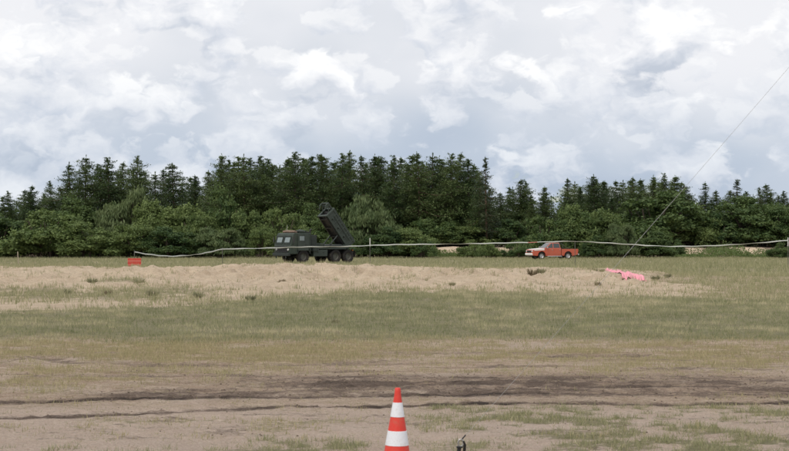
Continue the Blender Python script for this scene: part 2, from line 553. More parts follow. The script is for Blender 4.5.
def ground_material():
    m, t, out = new_mat('ground')
    at = nd(t, 'ShaderNodeAttribute', attribute_name='zone')
    sp = nd(t, 'ShaderNodeSeparateColor', {0: at.outputs['Color']})
    sand, green, dry = sp.outputs[0], sp.outputs[1], sp.outputs[2]
    churn = at.outputs['Alpha']
    pos = nd(t, 'ShaderNodeNewGeometry').outputs['Position']
    ps = vmath(t, 'MULTIPLY', pos, (.62, 1.25, 1.0))       # driven and blown along x: streaks lie that way
    nb = sstep(t, noise(t, ps, .42, 5, .6), .32, .68)
    nm = sstep(t, noise(t, ps, 2.6, 7, .68), .32, .68)
    nf = sstep(t, noise(t, ps, 13, 7, .72), .30, .70)
    ng = sstep(t, noise(t, pos, 38, 5, .8), .34, .66)
    soil = mixc(t, nm, (.48, .350, .255), (.69, .55, .42))
    soil = mixc(t, mth(t, 'MULTIPLY', sstep(t, nf, .45, .95), .5), soil, (.27, .195, .145))
    soil = mixc(t, mth(t, 'MULTIPLY', sstep(t, nb, .55, .95), .45), soil, (.68, .555, .46))
    soil = mixc(t, mth(t, 'MULTIPLY', sstep(t, noise(t, ps, 1.1, 6, .66), .48, .66), .5), soil, (.33, .245, .17))
    py_ = nd(t, 'ShaderNodeSeparateXYZ', {0: pos}).outputs[1]
    near = sstep(t, mth(t, 'MULTIPLY_ADD', mth(t, 'SUBTRACT', nm, .5), 1.2, py_), 17.1, 16.2)
    soil = mixc(t, mth(t, 'MULTIPLY', near, .62), soil, (.74, .59, .49))
    sandc = mixc(t, nm, (.56, .43, .305), (.74, .60, .45))
    sandc = mixc(t, mth(t, 'MULTIPLY', nb, .55), sandc, (.71, .575, .41))
    sandc = mixc(t, mth(t, 'MULTIPLY', sstep(t, nf, .55, 1.0), .42), sandc, (.30, .225, .155))
    sandc = mixc(t, mth(t, 'MULTIPLY', sstep(t, noise(t, ps, .8, 6, .62), .50, .64), .35), sandc, (.46, .345, .24))
    greenc = mixc(t, nm, (.175, .19, .090), (.315, .302, .165))
    greenc = mixc(t, mth(t, 'MULTIPLY', nb, .45), greenc, (.30, .255, .155))
    greenc = mixc(t, mth(t, 'MULTIPLY', sstep(t, nf, .5, .95), .45), greenc, (.40, .335, .24))
    dryc = mixc(t, nm, (.34, .255, .130), (.53, .42, .235))
    dryc = mixc(t, mth(t, 'MULTIPLY', sstep(t, nf, .5, .95), .5), dryc, (.19, .145, .105))
    chc = mixc(t, nf, (.070, .050, .040), (.25, .182, .142))

    def thr(x, lo, hi):       # ragged edge between covers
        r_ = mth(t, 'ADD', mth(t, 'MULTIPLY', mth(t, 'SUBTRACT', nf, .5), .55), mth(t, 'MULTIPLY', mth(t, 'SUBTRACT', nm, .5), .45))
        return sstep(t, mth(t, 'ADD', x, r_), lo, hi)
    c = mixc(t, thr(sand, .25, .7), soil, sandc)
    c = mixc(t, mth(t, 'MULTIPLY', thr(dry, .25, .95), .85), c, dryc)
    c = mixc(t, mth(t, 'MULTIPLY', thr(green, .25, .95), .9), c, greenc)
    c = mixc(t, mth(t, 'MULTIPLY', thr(churn, .15, 1.0), .92), c, chc)
    c = mixc(t, mth(t, 'MULTIPLY', thr(churn, 1.0, 1.6), .85), c, (.045, .034, .028))
    c = mixc(t, .5, c, mixc(t, ng, (.08, .08, .08), (.90, .90, .90)), 'SOFT_LIGHT')
    hgt = mth(t, 'ADD', mth(t, 'MULTIPLY', nf, .6), mth(t, 'MULTIPLY', ng, .25))
    bp = nd(t, 'ShaderNodeBump', {'Height': hgt, 'Strength': 1.0, 'Distance': .05})
    p = nd(t, 'ShaderNodeBsdfPrincipled', {'Base Color': c, 'Roughness': .95, 'Specular IOR Level': .15, 'Normal': bp.outputs[0]})
    t.links.new(p.outputs[0], out.inputs[0])
    return m


def grass_material(name, a, b, c3):
    m, t, out = new_mat(name)
    at = nd(t, 'ShaderNodeAttribute', attribute_name='tone')
    c = ramp(t, at.outputs['Fac'], [(0.0, a), (0.55, b), (1.0, c3)])
    p = nd(t, 'ShaderNodeBsdfPrincipled', {'Base Color': c, 'Roughness': .7, 'Specular IOR Level': .2})
    tr = nd(t, 'ShaderNodeBsdfTranslucent', {'Color': c})
    mx = nd(t, 'ShaderNodeMixShader', {0: .35, 1: p.outputs[0], 2: tr.outputs[0]})
    t.links.new(mx.outputs[0], out.inputs[0])
    return m


M = {}
M['ground'] = ground_material()
M['needles'] = foliage('needles', (.044, .078, .032), (.128, .172, .062), .28, .8, .8)
M['needles_pale'] = foliage('needles_pale', (.045, .064, .038), (.105, .130, .066), .25, .6, .5)
M['leaf'] = foliage('leaf', (.058, .102, .034), (.170, .222, .074), .34, .9, 1.1)
M['leaf_pale'] = foliage('leaf_pale', (.085, .125, .050), (.165, .205, .088), .3, .5, .7)
M['leaf_dark'] = foliage('leaf_dark', (.040, .078, .028), (.120, .168, .054), .3, .7, 1.1)
M['weed'] = foliage('weed', (.21, .205, .125), (.40, .36, .23), .4, .6, 6)
M['weed_dry'] = foliage('weed_dry', (.20, .15, .10), (.34, .27, .18), .4, .6, 6)
M['bark'] = bark('bark', (.045, .035, .026), (.14, .105, .075))
M['pine_bark'] = bark('pine_bark', (.07, .05, .036), (.20, .125, .08))
M['meadow_grass'] = grass_material('meadow_grass', (.20, .215, .103), (.362, .348, .197), (.56, .48, .31))
M['dry_grass'] = grass_material('dry_grass', (.255, .245, .12), (.42, .365, .20), (.60, .50, .32))
M['soil_clod'] = paint('soil_clod', (.17, .13, .10), .95, dirt=.4, scale=20, var=.4, spec=.1)

# ------------------------------------------------------------------ the ground: one sheet to the horizon
def axis(spec):
    out = [spec[0][0]]
    for a, b, step in spec:
        n = max(1, int(round((b - a) / step)))
        out += list(a + (b - a) * (np.arange(1, n + 1) / n))
    return np.array(out)


ys = axis([(-400, -20, 60), (-20, 10.5, 1.2), (10.5, 20.5, .042), (20.5, 30, .075), (30, 46, .14), (46, 84, .2),
           (84, 180, 1.2), (180, 192, .4), (192, 300, 6), (300, 1200, 60), (1200, 7000, 600)])
hx = axis([(0, 6.2, .055), (6.2, 11, .10), (11, 21, .24), (21, 60, 1.1), (60, 140, 5), (140, 800, 40), (800, 6000, 500)])
xs = np.concatenate([-hx[:0:-1], hx])
GX, GY = np.meshgrid(xs, ys)
zo = zones(GX.ravel(), GY.ravel())
V = np.stack([GX.ravel(), GY.ravel(), zo['h']], 1)
nr, nc = GX.shape
ii = np.arange(nr * nc).reshape(nr, nc)
Fq = np.stack([ii[:-1, :-1], ii[:-1, 1:], ii[1:, 1:], ii[1:, :-1]], -1).reshape(-1, 4)
gm = raw_mesh('ground', V, Fq, 4, True)
ca = gm.attributes.new('zone', 'FLOAT_COLOR', 'POINT')
ca.data.foreach_set('color', np.stack([zo['sand'], zo['green'], zo['dry'], zo['churn']], 1).astype(np.float32).ravel())
gm.materials.append(M['ground'])
ground = tag(link_mesh('ground', gm), kind='structure')
ground['label'] = 'sandy training ground with ruts, sward and a low sand bank'


# ------------------------------------------------------------------ grass and clods (uncountable)
def blades(name, label, X, D, hgt, wid, mat, tone, lean=.45, clump=0, cat='grass'):
    n = len(X)
    Z = zones(X, D)['h'] - .01
    az = RNG.uniform(0, 2 * np.pi, n); la = RNG.uniform(0, 2 * np.pi, n)
    le = hgt * np.abs(RNG.normal(0, lean, n))
    P = np.stack([X, D, Z], 1)
    S = np.stack([np.cos(az), np.sin(az), 0 * az], 1) * (wid / 2)[:, None]
    T = P + np.stack([np.cos(la) * le, np.sin(la) * le, hgt], 1)
    V = np.stack([P - S, P + S, T], 1).reshape(-1, 3)
    Fc = np.arange(3 * n).reshape(-1, 3)
    m = raw_mesh(name, V, Fc, 3)
    a = m.attributes.new('tone', 'FLOAT', 'POINT')
    a.data.foreach_set('value', np.repeat(np.clip(tone, 0, 1), 3).astype(np.float32))
    m.materials.append(mat)
    o = link_mesh(name, m)
    return tag(o, label, cat, kind='stuff')


def scatter(n, d0, d1, margin=1.12, extra=1.5, power=1.0):
    """points inside the widened view wedge between two distances"""
    u = RNG.uniform(0, 1, n)
    D = np.sqrt(d0 ** 2 + u * (d1 ** 2 - d0 ** 2)) if power == 1.0 else d0 + (d1 - d0) * u ** power
    half = D * (CX / F) * margin + extra
    return RNG.uniform(-1, 1, n) * half, D


def clumped(X, D, k, r):
    """k blades round each point"""
    n = len(X)
    a = RNG.uniform(0, 2 * np.pi, (n, k)); q = r * np.sqrt(RNG.uniform(0, 1, (n, k)))
    return (X[:, None] + q * np.cos(a)).ravel(), (D[:, None] + q * np.sin(a)).ravel()


# meadow
X, D = scatter(42000, 24.5, 56)
z = zones(X, D); k = RNG.uniform(0, 1, len(X)) < z['meadow'] * (.35 + .65 * ss(z['n2'], .3, .55))
X, D = clumped(X[k], D[k], 6, .12)
z = zones(X, D)
hh = RNG.uniform(.035, .12, len(X))
blades('meadow_grass', 'band of short olive green sward in front of the sand bank', X, D, hh, np.full(len(X), .012), M['meadow_grass'],
       .36 + 2.2 * (z['n2'] - .5) + .5 * (fbm(X * .3, D * .3, 9, 3) - .5) * 2 + RNG.normal(0, .2, len(X)))
# dry band, patches, left strip
X, D = scatter(36000, 13.2, 32)
z = zones(X, D); k = RNG.uniform(0, 1, len(X)) < np.clip(z['dryband'] * .75 + z['patch'] * .5, 0, 1)
X, D = clumped(X[k], D[k], 6, .10)
z = zones(X, D)
hh = RNG.uniform(.025, .09, len(X))
blades('dry_grass', 'yellowed sparse grass between the wheel ruts and the green sward', X, D, hh, np.full(len(X), .009), M['dry_grass'],
       .1 + .6 * z['n2'] + RNG.normal(0, .2, len(X)))
# front tufts
X, D = scatter(12000, 10.8, 17.5, 1.15, .6)
z = zones(X, D); k = RNG.uniform(0, 1, len(X)) < z['front'] * .8
X, D = clumped(X[k], D[k], 16, .07)
hh = RNG.uniform(.02, .085, len(X))
blades('grass_tufts', 'low green weed tufts on the pale soil in the foreground', X, D, hh, np.full(len(X), .006), M['meadow_grass'],
       .35 + RNG.normal(0, .28, len(X)), .7)
# tuft row on the left of the sand, and the rough sward at the right
X, D = scatter(60000, 40, 90)
z = zones(X, D); k = RNG.uniform(0, 1, len(X)) < np.clip(z['tuft'] * .5 + z['rsw'] * .42 * ss(z['n2'], .34, .55), 0, 1)
k |= RNG.uniform(0, 1, len(X)) < .5 * ss(z['n2'], .4, .62) * np.maximum(np.exp(-((D - z['edge']) / 2.2) ** 2), .8 * np.exp(-((D - z['crest'] - 4) / 3.5) ** 2)) * (D > 40)
k |= (RNG.uniform(0, 1, len(X)) < .14 * ss(fbm(X * .35, D * .9, 71, 4), .50, .66) + .012) & (D > 42) & (D < 76)
X, D = clumped(X[k], D[k], 7, .16)
hh = RNG.uniform(.06, .26, len(X)); z = zones(X, D)
blades('rough_grass', 'rough grey green grass in rows along the sand bank', X, D, hh, np.full(len(X), .02), M['meadow_grass'],
       .5 * z['n2'] + .2 + RNG.normal(0, .22, len(X)))
# strip behind the bank and on the far plain
X, D = scatter(52000, 68, 182, 1.1, 3)
z = zones(X, D); k = RNG.uniform(0, 1, len(X)) < z['farg'] * .8
X, D = clumped(X[k], D[k], 3, .25)
hh = RNG.uniform(.08, .32, len(X)); z = zones(X, D)
blades('far_grass', 'strip of dry grass behind the sand bank below the trees', X, D, hh, np.full(len(X), .04), M['meadow_grass'],
       .6 * z['n2'] + .05 + RNG.normal(0, .2, len(X)))

X, D = scatter(30000, 12.0, 27, 1.12, .6)
z = zones(X, D); k = RNG.uniform(0, 1, len(X)) < (.25 + .75 * ss(z['n2'], .45, .62)) * (1 - z['churn']) * .6
X, D = clumped(X[k], D[k], 4, .05)
hh = RNG.uniform(.01, .045, len(X))
blades('stubble', 'thin dry stubble scattered over the bare soil', X, D, hh, RNG.uniform(.004, .010, len(X)), M['dry_grass'],
       RNG.uniform(0, .8, len(X)), 1.4)

# clods of churned soil
X, D = scatter(26000, 12.6, 22)
z = zones(X, D); k = RNG.uniform(0, 1, len(X)) < np.clip(z['churn'], 0, 1) ** 1.5 * .5 + .006
X, D = X[k], D[k]
n = len(X)
r = RNG.uniform(.006, .019, n) * RNG.uniform(.5, 1.2, n)
base = np.array([(1, 0, 0), (-.5, .87, 0), (-.5, -.87, 0), (.3, .4, .8), (-.6, .1, .7), (.3, -.5, .75)], float)
vv = base[None] * r[:, None, None] * RNG.uniform(.65, 1.3, (n, 6, 3))
ang = RNG.uniform(0, 6.28, n)
cx, sx = np.cos(ang)[:, None], np.sin(ang)[:, None]
vv = np.stack([vv[..., 0] * cx - vv[..., 1] * sx, vv[..., 0] * sx + vv[..., 1] * cx, vv[..., 2]], -1)
vv = vv + np.stack([X, D, zones(X, D)['h'] - .003], 1)[:, None]
fc = np.array([(0, 1, 4), (0, 4, 3), (1, 2, 4), (2, 5, 4), (2, 0, 5), (0, 3, 5), (3, 4, 5)])
Fc = (fc[None] + 6 * np.arange(n)[:, None, None]).reshape(-1, 3)
cm = raw_mesh('soil_clods', vv.reshape(-1, 3), Fc, 3)
cm.materials.append(M['soil_clod'])
tag(link_mesh('soil_clods', cm), 'loose dark soil clods thrown up along the ruts', 'soil', kind='stuff')


# ------------------------------------------------------------------ trees
def quads(C, A, B):
    """leaf quads with centre C and half axes A, B"""
    V = np.stack([C - A, C - B * .9 + A * .1, C + A, C + B * .9 + A * .1], 1).reshape(-1, 3)
    return V, np.arange(len(V)).reshape(-1, 4)


def unit(v):
    return v / np.maximum(np.linalg.norm(v, axis=-1, keepdims=True), 1e-6)


def stick(V, Fc, a, b, r0, r1, n=4):
    a = np.array(a, float); b = np.array(b, float)
    d = unit(b - a); u = unit(np.cross(d, [.31, .7, .2])); w = np.cross(d, u)
    o = len(V)
    for p, r in ((a, r0), (b, r1)):
        for i in range(n):
            t = 2 * math.pi * i / n
            V.append(p + u * r * math.cos(t) + w * r * math.sin(t))
    for i in range(n):
        Fc.append((o + i, o + (i + 1) % n, o + n + (i + 1) % n, o + n + i))


def conifer_mesh(seed, H, Rm, cb, style):
    """style 'spruce' (cone), 'pine' (ragged, rounder top), 'thin' (sparse lone pine)"""
    g = np.random.default_rng(seed)
    tv, tf = [], []
    bend = g.normal(0, .012 * H, 2)
    axis_at = lambda z: np.array([bend[0] * (z / H) ** 2, bend[1] * (z / H) ** 2, z])
    rz0 = .013 * H + .03
    zs = np.linspace(0, H * .985, 9)
    for i in range(8):
        a = axis_at(zs[i]) - (np.array([0, 0, .35]) if i == 0 else 0)
        stick(tv, tf, a, axis_at(zs[i + 1]), rz0 * (1 - zs[i] / H) + .015, rz0 * (1 - zs[i + 1] / H) + .012, 7)
    C, A, B = [], [], []
    z = cb * H
    step = .44 if style != 'thin' else .50
    while z < H * .985:
        t = (z - cb * H) / (H - cb * H)
        if style == 'spruce':
            rr = Rm * (1 - t) ** .68 * min(1, .6 + t * 2.2) * g.uniform(.72, 1.22)
        elif style == 'pine':
            rr = Rm * (1 - t) ** .56 * min(1, .5 + t * 1.6) * g.uniform(.6, 1.25)
        else:
            rr = Rm * max(.10, (1 - t ** 1.6)) * min(1, .5 + t)
        nb = int(g.integers(5, 8)) if style != 'thin' else int(g.integers(4, 7))
        a0 = g.uniform(0, 6.28)
        lop = g.uniform(0, 6.28)
        for kbr in range(nb):
            az = a0 + 6.283 * kbr / nb + g.normal(0, .3)
            L = rr * g.uniform(.45, 1.30) * (1 + .25 * math.cos(az - lop)) + .06
            if g.uniform() < .10:
                L *= .45
            rise = (.42 if style == 'spruce' else .30) * t + g.normal(-.10, .12)
            o = axis_at(z + g.normal(0, .28 * (1 - .6 * t)))
            d = np.array([math.cos(az), math.sin(az), rise])
            sag = -.16 * L
            pt = lambda s: o + d * (L * s) + np.array([0, 0, sag * (s * (1.35 - s)) * 2])
            if L > .5:
                stick(tv, tf, pt(0), pt(.55), .018 + .011 * L, .012 + .006 * L, 3)
                stick(tv, tf, pt(.55), pt(.95), .012 + .006 * L, .008, 3)
            m = max(2, int(L / .27))
            for q in range(m):
                s = .22 + .80 * (q + g.uniform(.2, .8)) / m
                c = pt(s)
                wdt = .10 + .30 * L * (1 - abs(s - .5)) * .9
                nq = 15 if style != 'thin' else 14
                for _ in range(nq):
                    off = g.normal(0, 1, 3) * np.array([wdt * .6, wdt * .6, (.06 + .10 * L) * (1 - .4 * t)])
                    C.append(c + off)
                    dir_ = d * .8 + g.normal(0, .55, 3) + np.array([0, 0, .12])
                    dir_ = dir_ / np.linalg.norm(dir_)
                    si = np.cross(dir_, g.normal(0, .45, 3) + np.array([0, 0, 1.0])); si = si / (np.linalg.norm(si) + 1e-6)
                    sz = g.uniform(.09, .20) * (1 - .3 * t)
                    A.append(dir_ * sz); B.append(si * sz * g.uniform(.30, .55))
        z += step * g.uniform(.75, 1.2) * (1 - .25 * t)
    # leader
    for _ in range(14):
        zz = H * g.uniform(.93, 1.01)
        C.append(axis_at(zz) + g.normal(0, .05, 3)); A.append(np.array([g.normal(0, .05), g.normal(0, .05), .17])); B.append(unit(g.normal(0, 1, 3) * [1, 1, .2]) * .055)
    V, Q = quads(np.array(C), np.array(A), np.array(B))
    crown = raw_mesh('crown', V, Q, 4)
    trunk = raw_mesh('trunk', np.array(tv), np.array(tf), 4, True)
    return trunk, crown


def broadleaf_mesh(seed, rx, H, style='round', leaf=.12, nl=7000):
    """multi-stemmed bush or small tree: stems, then leaves on many uneven lobes"""
    g = np.random.default_rng(seed)
    tv, tf = [], []
    lobes = []
    nlobe = 46
    for i in range(nlobe):
        a = g.uniform(0, 6.28); q = math.sqrt(g.uniform(0, 1))
        r = q * rx * .80
        top = H * (1 - .55 * q ** 2.2) * g.uniform(.80, 1.0)
        lo = .10 * H
        zz = lo + (top - lo) * (g.uniform(.12, 1.0) ** .8 if i % 5 > 1 else g.uniform(0, .25))
        lr = g.uniform(.15, .30) * min(rx, H * .6)
        zz = min(zz, top - lr * .55)
        lobes.append((np.array([r * math.cos(a), r * math.sin(a) * .9, max(zz, lr * .55)]), lr))
    ns = 5
    for i in range(ns):
        a = 6.283 * i / ns + g.normal(0, .3)
        b0 = np.array([.18 * rx * math.cos(a), .18 * rx * math.sin(a), -.25])
        p1 = np.array([.25 * rx * math.cos(a), .25 * rx * math.sin(a), .28 * H])
        p2 = np.array([.45 * rx * math.cos(a + .2), .45 * rx * math.sin(a + .2), .60 * H])
        rr = .02 * H
        stick(tv, tf, b0, p1, rr, rr * .75, 6); stick(tv, tf, p1, p2, rr * .75, rr * .35, 5)
    for c, lr in lobes:
        a = np.array([c[0] * .35, c[1] * .35, min(c[2] * .5, .45 * H)])
        stick(tv, tf, a, c, .009 * H, .004 * H, 4)
    vol = np.array([l[1] ** 2 for l in lobes]); vol /= vol.sum()
    idx = g.choice(nlobe, nl, p=vol)
    cen = np.array([l[0] for l in lobes])[idx]; rad = np.array([l[1] for l in lobes])[idx]
    dirs = unit(g.normal(0, 1, (nl, 3)))
    dirs[:, 2] = np.where(dirs[:, 2] < -.3, -dirs[:, 2] * .6, dirs[:, 2])
    bump = 1 + .28 * np.sin(dirs[:, 0] * 5 + idx) * np.sin(dirs[:, 1] * 6 + idx * 2.1) + .2 * np.sin(dirs[:, 2] * 9 + idx)
    rr = rad * bump * (1 - np.abs(g.normal(0, .26, nl)))
    C = cen + unit(dirs) * rr[:, None]
    stray = g.uniform(0, 1, nl) < .06
    C[stray] += unit(dirs[stray]) * (rad[stray] * g.uniform(.1, .5, stray.sum()))[:, None]
    C[:, 2] = np.maximum(C[:, 2], g.uniform(.03, .25, nl))
    if style == 'willow':
        C[:, 2] += .10 * H * np.sin(C[:, 0] * 1.3) * (C[:, 2] / H)
    nrm = unit(dirs + g.normal(0, .75, (nl, 3)))
    A = unit(np.cross(nrm, g.normal(0, 1, (nl, 3))))
    Bv = np.cross(nrm, A)
    sz = leaf * g.uniform(.7, 1.35, nl)
    if style == 'willow':
        A = unit(A * .6 + np.array([0, 0, 1.0]) * np.sign(A[:, 2:3] + 1e-6)); Bv = unit(np.cross(nrm, A))
        V, Q = quads(C, A * (sz * 1.5)[:, None], Bv * (sz * .45)[:, None])
    else:
        V, Q = quads(C, A * sz[:, None], Bv * (sz * .75)[:, None])
    return raw_mesh('stems', np.array(tv), np.array(tf), 4, True), raw_mesh('crown', V, Q, 4)


def plant_tree(name, meshes, mats, x, d, sc, rz, label, cat, group, part='trunk', sz=None):
    t = empty(name, (x, d, gz(x, d) - .02), rz)
    t.scale = (sc, sc, sz or sc)
    t.rotation_euler = (random.gauss(0, .018), random.gauss(0, .018), rz)
    for nm, me in ((part, meshes[0]), ('crown', meshes[1])):
        o = bpy.data.objects.new(nm, me); COL.objects.link(o); o.parent = t
    tag(t, label, cat, group)
    return t


CON = {'spruce': [], 'pine': [], 'thin': []}
for i in range(5):
    ms_ = conifer_mesh(100 + i, 12.0, 3.0 + .35 * (i % 3), .05 + .03 * (i % 2), 'spruce'); CON['spruce'].append(ms_)
for i in range(5):
    ms_ = conifer_mesh(200 + i, 12.0, 2.7 + .35 * (i % 3), .10 + .04 * (i % 2), 'pine'); CON['pine'].append(ms_)
for i in range(2):
    ms_ = conifer_mesh(300 + i, 12.0, 2.0 + .2 * i, .14, 'thin'); CON['thin'].append(ms_)
for st_, lst in CON.items():
    for a, b in lst:
        a.materials.append(M['pine_bark'] if st_ != 'spruce' else M['bark'])
        b.materials.append(M['needles'] if st_ != 'thin' else M['needles_pale'])

# skyline conifers: (column, row of the tip, kind, distance)
ZONES = [
    ('left of the red board', [
        (9, 190, 's', 205), (29, 185, 's', 204), (51, 181, 's', 201), (70, 161, 'p', 197), (85, 155, 's', 194), (110, 156, 's', 194), (119.5, 162, 'p', 199)]),
    ('between red board and tallest stand', [
        (136, 156, 's', 194), (155, 171, 'p', 202), (175, 163, 'p', 196), (194, 174, 'p', 200)]),
    ('among those above the truck cab', [
        (220, 154, 's', 193), (233, 161, 'p', 198), (245, 153, 'p', 194), (262, 160, 's', 199), (272, 162, 'p', 201), (282, 157, 's', 195), (296, 152, 's', 192)]),
    ('among those behind the raised launcher', [
        (312, 155, 's', 195), (324, 154, 'p', 199), (341, 152, 's', 194), (351, 151, 'p', 198), (363, 155, 'p', 193), (374, 155, 's', 197), (381, 157, 'p', 201), (394, 154, 's', 192)]),
    ('between the launcher and the ragged pine', [
        (408, 154, 's', 196), (420, 152, 'p', 192), (432, 152, 'p', 197), (441, 156, 's', 200), (451, 152, 's', 193), (458, 153, 'p', 197), (468, 159, 's', 195)]),
    ('in the low gap above the pickup', [
        (508, 186, 's', 208), (520, 179, 'p', 204), (527, 180, 's', 209), (544, 186, 's', 202), (567, 178, 'p', 203), (580, 186, 's', 208)]),
    ('between the pickup and the cable', [
        (595, 174, 's', 202), (604, 180, 'p', 207), (616, 180, 's', 203), (631, 177, 'p', 205), (643, 179, 's', 208), (654, 175, 's', 201), (665, 172, 's', 199), (672, 175, 's', 204), (686, 185, 'p', 207)]),
    ('right of the cable', [
        (706, 182, 's', 199), (736, 179, 't', 199), (761, 187, 't', 205), (770, 184, 'p', 203), (783, 191, 's', 204)]),
]
ORD = ['first', 'second', 'third', 'fourth', 'fifth', 'sixth', 'seventh', 'eighth', 'ninth']
ci = 0
for zi, (where, lst) in enumerate(ZONES):
    for oi_, (px, py, kd, d) in enumerate(lst):
        st_ = {'s': 'spruce', 'p': 'pine', 't': 'thin'}[kd]
        me = CON[st_][ci % len(CON[st_])]
        x = X_of(px, d); H = Z_of(py, d) - gz(x, d)
        word = {'s': 'spire-topped dark conifer', 'p': 'blunt-topped dark conifer', 't': 'thin see-through pine'}[kd]
        plant_tree('conifer_tree', me, None, x, d, H / 12.0 * random.uniform(.95, 1.45), random.uniform(0, 6.28),
                   '%s, %s from the left %s' % (word, ORD[oi_], where), 'tree', 'conifers along the skyline', sz=H / 12.1)
        ci += 1
# the ragged pine at the end of the tall stand
d = 188; x = X_of(487, d); H = Z_of(157, d) - gz(x, d)
plant_tree('pine_tree', CON['thin'][0], None, x, d, H / 12 * 1.05, 1.3, 'tall ragged pine alone at the right end of the tall stand', 'tree', None, sz=H / 12.1)
d = 190; x = X_of(480, d); H = Z_of(176, d) - gz(x, d)
plant_tree('conifer_tree', CON['pine'][2], None, x, d, H / 12, 2.3, 'shorter dark conifer crowded against the ragged pine on its left', 'tree', 'conifers along the skyline')

# fillers behind the front rank
def where_of(px):
    for lim, txt in ((4, 'at the left edge'), (134, 'left of the red board'), (212, 'right of the red board'), (304, 'above the truck cab'),
                     (400, 'behind the raised launcher'), (484, 'left of the ragged pine'), (590, 'above the orange pickup'), (690, 'left of the cable'), (780, 'right of the cable')):
        if px < lim:
            return txt
    return 'at the right edge'


gtree = random.Random(5)
for px in range(-60, 860, 10):
    env = float(np.interp(px, [-60, 0, 60, 90, 140, 200, 225, 470, 500, 520, 660, 700, 860],
                          [192, 192, 184, 163, 163, 176, 156, 157, 190, 184, 177, 190, 194]))
    d = gtree.choice((gtree.uniform(203, 210), gtree.uniform(212, 226)))
    x = X_of(px + gtree.uniform(-4, 4), d)
    H = Z_of(env + gtree.uniform(-1, 13), d) - gz(x, d)
    me = CON['spruce' if gtree.random() < .5 else 'pine'][gtree.randrange(4)]
    plant_tree('conifer_tree', me, None, x, d, H / 12 * gtree.uniform(1.0, 1.45), gtree.uniform(0, 6.28),
               'dark conifer half hidden in the rear rank %s' % where_of(px), 'tree', 'conifers of the rear rank', sz=H / 12)
# lower conifers that fill the foot of the tall stand
for k, px in enumerate(list(range(212, 480, 17)) + [20, 60, 100, 140, 180, 530, 570, 610, 650, 700, 745, 785]):
    d = gtree.uniform(194, 203)
    x = X_of(px + gtree.uniform(-5, 5), d)
    tall = 212 <= px < 480
    H = Z_of(gtree.uniform(172, 188) if tall else gtree.uniform(197, 210), d) - gz(x, d)
    plant_tree('conifer_tree', CON['spruce'][gtree.randrange(4)], None, x, d, H / 12 * 1.25, gtree.uniform(0, 6.28),
               'lower dark conifer under the skyline crowns %s' % where_of(px), 'tree', 'young conifers inside the wood', sz=H / 12)

# far wood closing the view behind
g = np.random.default_rng(77)
CC, AA, BB = [], [], []
n = 80000
Xw = g.uniform(-95, 95, n); Yw = 236 + g.uniform(0, 22, n)
topw = 5.6 + 2.2 * np.sin(Xw * .9) * np.sin(Xw * 2.3 + 1) + 1.0 * g.normal(0, 1, n) * .4 + 1.5 * (np.abs(Xw + 9) < 22)
Zw = 1.2 + topw * g.uniform(0, 1, n) ** .8
dr = unit(g.normal(0, 1, (n, 3))); ax = unit(np.cross(dr, g.normal(0, 1, (n, 3)))); bx_ = np.cross(dr, ax)
s_ = g.uniform(.12, .30, n)[:, None]
Vw, Qw = quads(np.stack([Xw, Yw, Zw], 1), ax * s_, bx_ * s_ * .6)
wm = raw_mesh('far_wood', Vw, Qw, 4); wm.materials.append(M['leaf_dark'])
tag(link_mesh('far_wood', wm), 'dark mass of wood closing the view behind the conifers', 'wood', kind='stuff')

# bushes and small broadleaved trees: (column, top row, width px, distance, look, label)
BR = {}
for i in range(4):
    BR['r%d' % i] = broadleaf_mesh(400 + i, 3.0, 5.0, 'round', .088, 26000)
for i in range(2):
    BR['w%d' % i] = broadleaf_mesh(420 + i, 2.8, 5.4, 'willow', .105, 24000)
for i in range(2):
    BR['d%d' % i] = broadleaf_mesh(440 + i, 3.0, 5.0, 'round', .088, 26000)
for i in range(2):
    BR['s%d' % i] = broadleaf_mesh(460 + i, 2.0, 2.6, 'round', .07, 9000)
for kx, (a, b) in BR.items():
    a.materials.append(M['bark'])
    b.materials.append(M['leaf_pale'] if kx[0] == 'w' else M['leaf_dark'] if kx[0] in 'd' else M['leaf'])
def extent(me):
    co = np.empty(len(me.vertices) * 3, dtype=np.float32); me.vertices.foreach_get('co', co); co = co.reshape(-1, 3)
    r = np.hypot(co[:, 0], co[:, 1])
    return 2 * np.percentile(r, 96), np.percentile(co[:, 2], 99.6)


